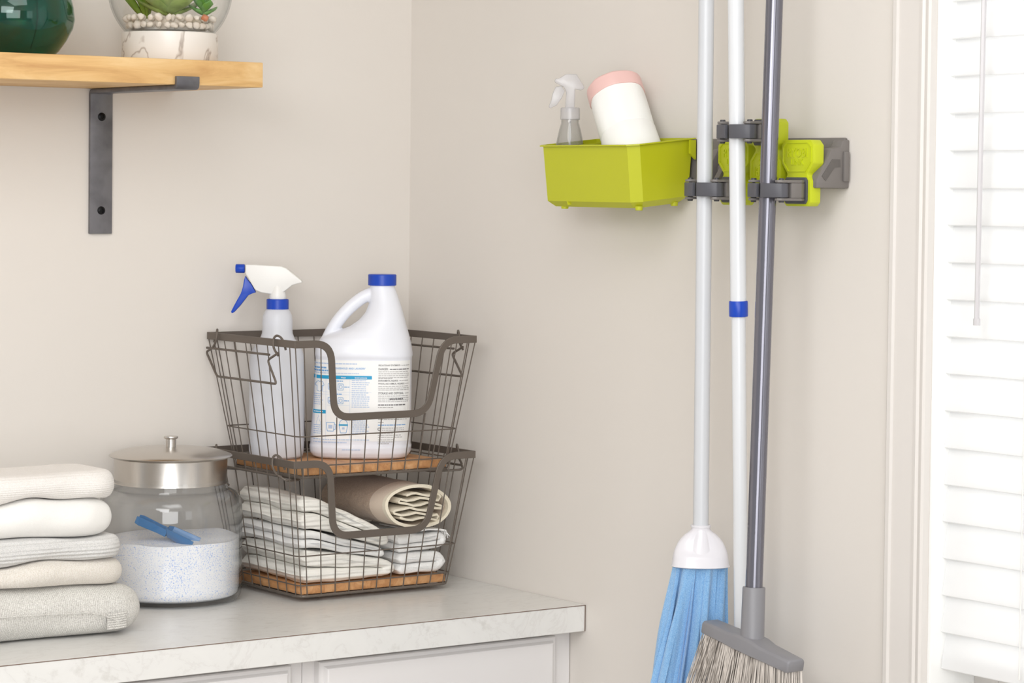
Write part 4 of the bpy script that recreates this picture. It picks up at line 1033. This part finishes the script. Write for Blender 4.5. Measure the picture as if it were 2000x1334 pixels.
# ---------------------------------------------------------------- broom holders
def holder(yh, flip, label, grip):
    """flip: plate upside down, arms above"""
    zc = 1.5310 if not flip else 1.5400
    t = thing('broom_holder', label, 'holder', (-0.05, yh, zc), 'tool holders on the rail')
    s = -1 if flip else 1
    za = 1.5007 if not flip else 1.5737       # arm height
    def Z(d): return (1.5640-d) if not flip else (1.5080+d)      # d = distance from the label end
    xf, xb = -0.0600, -0.0425
    oct_ = [(-0.0235, 0), (0.0235, 0), (0.0300, 0.0065), (0.0300, 0.029), (0.0190, 0.042), (0.0190, 0.045), (0.0250, 0.051), (0.0250, 0.078), (0.0200, 0.0830), (-0.0200, 0.0830), (-0.0250, 0.078), (-0.0250, 0.051), (-0.0190, 0.045), (-0.0190, 0.042), (-0.0300, 0.029), (-0.0300, 0.0065)]
    b = MB(); b.rings([[Vector((x, yh+a, Z(d))) for a, d in oct_] for x in (xb, xf)]); plate = b.obj('plate', LIME, t, bevel=0.0016)
    fr_ = [(-0.0200, 0.0035), (0.0200, 0.0035), (0.0262, 0.0090), (0.0262, 0.0280), (0.0160, 0.0400), (-0.0160, 0.0400), (-0.0262, 0.0280), (-0.0262, 0.0090)]
    b = MB()
    def ringfr(k, x): return [Vector((x, yh+a*k, Z(0.0215+(d-0.0215)*k))) for a, d in fr_]
    b.rings([ringfr(1.0, xf+0.0006), ringfr(1.0, xf-0.0012), ringfr(0.95, xf-0.0012), ringfr(0.93, xf+0.0004)], caps=False)
    b.obj('raised_border', LIME, plate, bevel=0)
    # embossed lettering
    b = MB()
    for txt, zo, size, wd in (('RYOBI', 0.0215, 0.0112, 0.038), ('LINK', 0.0315, 0.0080, 0.024)):
        cu_ = bpy.data.curves.new('t', 'FONT'); cu_.body = txt; cu_.size = size/0.7; cu_.align_x = 'LEFT'; cu_.extrude = 0.0009; cu_.offset = 0.0; cu_.resolution_u = 3
        ob = bpy.data.objects.new('t', cu_); COL.objects.link(ob); dg = bpy.context.evaluated_depsgraph_get()
        me = bpy.data.meshes.new_from_object(ob.evaluated_get(dg)); w = max(v.co.x for v in me.vertices); kx = wd/w
        vs_ = []
        for v in me.vertices:
            a = (v.co.x*kx - wd/2)
            # seen from the room, image right is -y; upside down when flipped
            y = yh - a*s; z = Z(zo) + v.co.y*s
            vs_.append((xf-0.0004-v.co.z, y, z))
        b.add(vs_, [tuple(p.vertices) for p in me.polygons])
        bpy.data.objects.remove(ob); bpy.data.curves.remove(cu_); bpy.data.meshes.remove(me)
    b.obj('embossed_lettering', LIME, plate, smooth=False)
    # socket and forked arms
    b = MB(); so = [(-0.0175, -0.0165), (0.0175, -0.0165), (0.0205, -0.0125), (0.0205, 0.0125), (0.0175, 0.0165), (-0.0175, 0.0165), (-0.0205, 0.0125), (-0.0205, -0.0125)]
    b.rings([[Vector((x, yh+a, za+d)) for a, d in so] for x in (xf+0.002, xf-0.003)]); b.obj('socket', HDARK, t, bevel=0.0008)
    for sg in (-1, 1):
        b = MB()
        yo = yh+sg*0.0195
        poly = [(xf-0.002, yh+sg*0.006), (xf-0.002, yh+sg*0.0170), (xf-0.018, yh+sg*0.0290), (-0.1060, yh+sg*0.0315), (-0.1120, yh+sg*0.0310), (-0.1165, yh+sg*0.0270), (-0.1160, yh+sg*0.0220), (-0.110, yh+sg*0.0180), (xf-0.026, yh+sg*0.0160), (xf-0.012, yh+sg*0.004)]
        for z0_, z1_ in ((za-0.0128, za-0.0094), (za+0.0094, za+0.0128)):
            b.rings([[Vector((x, y, z)) for x, y in poly] for z in (z0_, z1_)])
        web = [(xf-0.002, yh+sg*0.006), (xf-0.002, yh+sg*0.0170), (xf-0.018, yh+sg*0.0290), (xf-0.036, yh+sg*0.0305), (xf-0.036, yh+sg*0.0165), (xf-0.026, yh+sg*0.0160), (xf-0.012, yh+sg*0.004)]
        b.rings([[Vector((x, y, z)) for x, y in web] for z in (za-0.0094, za+0.0094)])
        b.obj('arm', HGRAY, t, bevel=0.0010)
        jaw = [(-0.1000, yh+sg*0.0215), (-0.1005, yh+sg*0.0300), (-0.1060, yh+sg*0.0325), (-0.1130, yh+sg*0.0315), (-0.1185, yh+sg*0.0260), (-0.1225, yh+sg*0.0120), (-0.1240, yh+sg*0.0035), (-0.1190, yh+sg*0.0035), (-0.1160, yh+sg*0.0120), (-0.1080, yh+sg*0.0165)]
        b = MB(); b.rings([[Vector((x-grip, y, z)) for x, y in jaw] for z in (za-0.0088, za+0.0088)]); jw = b.obj('jaw', HDARK, t, bevel=0.0010)
        b = MB(); b.lathe([(0.0005, -0.0150), (0.0030, -0.0150), (0.0036, -0.0140), (0.0036, -0.0052), (0.0020, -0.0052), (0.0020, 0.0120), (0.0036, 0.0120), (0.0036, 0.0140), (0.0030, 0.0150), (0.0005, 0.0150)], (-0.1085, yh+sg*0.0260, za), 16); b.obj('hinge_pin', PIN, t)
YA, YB, YC = -0.8345, -0.8965, -0.9575
holder(YA, False, 'lime holder with low gray arms gripping the mop pole', 0.0)
holder(YB, True, 'upside down lime holder in the middle with raised gray arms', 0.0)
holder(YC, False, 'lime holder nearest the rail end, gripping the gray broom pole', 0.0)

# ---------------------------------------------------------------- mop (pole A)
PX = -0.1065
t = thing('mop', 'blue strip mop with white cap and pale gray pole', 'mop', (PX, -0.836, 0.55))
def Apos(z): return Vector((PX, -0.8330-(1.7404-z)*0.0045, z))
b = MB(); b.tube([Apos(1.0600), Apos(1.86)], 0.0100, 24); pole = b.obj('pole', POLEW, t)
mc = Apos(1.02); mu, mv = vr, vd
b = MB(); rings = []
for z, hu, hv in ((1.0185, 0.0360, 0.025), (1.0195, 0.0378, 0.0265), (1.0215, 0.0368, 0.0255), (1.0300, 0.0358, 0.0245), (1.0345, 0.0350, 0.0215), (1.0400, 0.0335, 0.0150), (1.0490, 0.0295, 0.0120), (1.0550, 0.0250, 0.0115), (1.0600, 0.0200, 0.0115), (1.0640, 0.0145, 0.0118), (1.0665, 0.0122, 0.0122), (1.0690, 0.0122, 0.0122), (1.0695, 0.0130, 0.0130), (1.0715, 0.0130, 0.0130), (1.0720, 0.0120, 0.0120)):
    cc = Apos(z); rings.append([cc+mu*hu*math.copysign(abs(math.cos(a))**0.85, math.cos(a))+mv*hv*math.copysign(abs(math.sin(a))**0.85, math.sin(a)) for a in [2*PI*j/40 for j in range(40)]])
b.rings(rings)
rings = [[Apos(z)+Vector((r*math.cos(2*PI*j/28), r*math.sin(2*PI*j/28), 0)) for j in range(28)] for z, r in ((1.0680, 0.0120), (1.0600, 0.0134), (1.0500, 0.0150), (1.0400, 0.0180), (1.0320, 0.0215))]
b.rings(rings); b.obj('cap', CAPM, t, angle=50)
random.seed(21)
def strip(a, rad_top, drift, L, w, ph, lift):
    """hanging strip of microfibre: a = angle round the cap"""
    rings = []; n = 22
    top = Apos(1.0235)
    for k in range(n):
        q = k/(n-1); z = 1.0235 - L*q
        spread = rad_top+drift*(q**0.8)
        ca, sa = math.cos(a+0.10*math.sin(q*5+ph)*q), math.sin(a+0.10*math.sin(q*5+ph)*q)
        c_ = Apos(1.02); c_ = Vector((c_.x, c_.y, z)) + mu*(0.0325*ca*rad_top/0.03+ca*drift*1.05*q) + mv*(0.0180*sa*rad_top/0.03+sa*drift*0.30*q) + Vector((0, 1, 0))*(lift*1.65*q)
        tw = 0.85*math.sin(ph*3.1)*min(1, q*2.5); tdir = (mu*(-math.sin(a+tw))*1.0+mv*math.cos(a+tw)*0.65).normalized(); nd = Vector((0, 0, 1)).cross(tdir).normalized()
        ww = w*(0.62+0.45*min(1, q*2.6)); thk = 0.0024
        rg_ = []
        for j in range(13):
            s = -1+2*j/12; f = 0.0062*math.sin(s*3.0+ph*2+q*3.0)*min(1, q*4+0.15)
            rg_.append(c_+tdir*ww*s+nd*(f+thk))
        for j in range(12, -1, -1):
            s = -1+2*j/12; f = 0.0062*math.sin(s*3.0+ph*2+q*3.0)*min(1, q*4+0.15)
            rg_.append(c_+tdir*ww*s+nd*(f-thk))
        rings.append(rg_)
    b = MB(); b.rings(rings); b.obj('mop_strip', MOPB, t, angle=75)
for k in range(14):
    a = 2*PI*k/14+0.2
    strip(a, 0.0290 if k % 2 else 0.0250, 0.016+0.014*random.random(), random.uniform(0.40, 0.44), random.uniform(0.0105, 0.0140), k*1.7, 0.038)
for k in range(8):
    a = 2*PI*k/8; strip(a, 0.016, 0.016, random.uniform(0.38, 0.42), 0.0115, k*2.1+0.6, 0.036)

# ---------------------------------------------------------------- pole B, a white extension pole with blue ring
t = thing('extension_pole', 'bright white pole with a blue ring between mop and broom', 'pole', (PX, -0.92, 0.4))
def Bpos(z): return Vector((PX+(1.57-z)*0.030, -0.8905-(1.7377-z)*0.0330+(1.57-z)*0.0333, z))
b = MB(); b.tube([Bpos(1.3515), Bpos(1.86)], 0.0102, 24); b.obj('upper_tube', POLEW2, t)
b = MB(); b.tube([Bpos(0.42), Bpos(1.352)], 0.0090, 24); b.obj('lower_tube', POLEW2, t)
b = MB(); c_ = Bpos(1.341); d_ = (Bpos(1.4)-Bpos(1.3)).normalized(); b.lathe([(0.0095, 0), (0.0116, 0.0003), (0.0120, 0.0015), (0.0120, 0.0185), (0.0114, 0.0200), (0.0103, 0.0200)], tuple(c_), 28, tuple(d_)); b.obj('locking_ring', BLUE, t)

# ---------------------------------------------------------------- broom (pole C)
t = thing('broom', 'gray angled broom with tan bristles leaning in the end holder', 'broom', (PX, -0.94, 0.70))
def Cpos(z): return Vector((PX-(1.5007-z)*0.045, -0.9560-(1.5007-z)*0.0203, z))
b = MB(); b.tube([Cpos(0.985), Cpos(1.86)], 0.0107, 28); b.obj('pole', POLEG, t)
cdir = (Cpos(1.5)-Cpos(1.0)).normalized()
b = MB(); b.lathe([(0.0158, -0.005), (0.0148, 0.0), (0.0142, 0.064), (0.0136, 0.0655), (0.0110, 0.0655)], tuple(Cpos(0.9450)), 30, tuple(cdir)); b.obj('socket', BGRAY, t)
# head: bar along the wall, tilted like the pole
hc = Cpos(0.9365); hy = Vector((0, -1, 0.0)); tilt = 0.163
hy = Vector((0, -math.cos(tilt), -math.sin(tilt))); hz = Vector((0, -math.sin(tilt), math.cos(tilt))); hx = Vector((-1, 0, 0))
b = MB(); rings = []
for s, wx, top, bot in ((-0.0830, 0.0125, 0.0080, -0.0052), (-0.0815, 0.0138, 0.0095, -0.0060), (-0.05, 0.0150, 0.0100, -0.0060), (-0.030, 0.0160, 0.0105, -0.0060), (-0.015, 0.0170, 0.0135, -0.0060), (0.012, 0.0170, 0.0135, -0.0060), (0.028, 0.0160, 0.0105, -0.0060), (0.055, 0.0150, 0.0100, -0.0060), (0.0805, 0.0140, 0.0095, -0.0060), (0.0825, 0.0125, 0.0080, -0.0052)):
    p = hc+hy*s; c4 = 0.003
    rings.append([p+hx*wx+hz*(top-c4), p+hx*(wx-c4)+hz*top, p-hx*(wx-c4)+hz*top, p-hx*wx+hz*(top-c4), p-hx*wx+hz*bot, p+hx*wx+hz*bot])
b.rings(rings); b.obj('head', BGRAY, t, bevel=0.0008, segs=1)
random.seed(8); b = MB()
for k in range(60):
    s = -0.0795+0.159*k/59; q = k/59
    for r_ in range(6):
        xo = -0.0115+0.023*r_/5
        for m_ in range(2):
            p0 = hc+hy*(s+random.uniform(-0.0012, 0.0012))+hx*(xo+random.uniform(-0.001, 0.001))-hz*0.0052
            fan = 0.46*(1-q)**1.1-0.04*q+random.uniform(-0.045, 0.045)
            L = 0.098+0.022*(1-q)
            p1 = p0+Vector((random.uniform(-0.03, 0.03)*L-0.0*L, fan*L, -L))
            mid = (p0+p1)/2+Vector((random.uniform(-0.002, 0.002), random.uniform(-0.0015, 0.0015), 0))
            b.tube([p0, mid, p1], [0.00085, 0.0008, 0.00065], 4)
b.obj('bristles', BRIST, t)
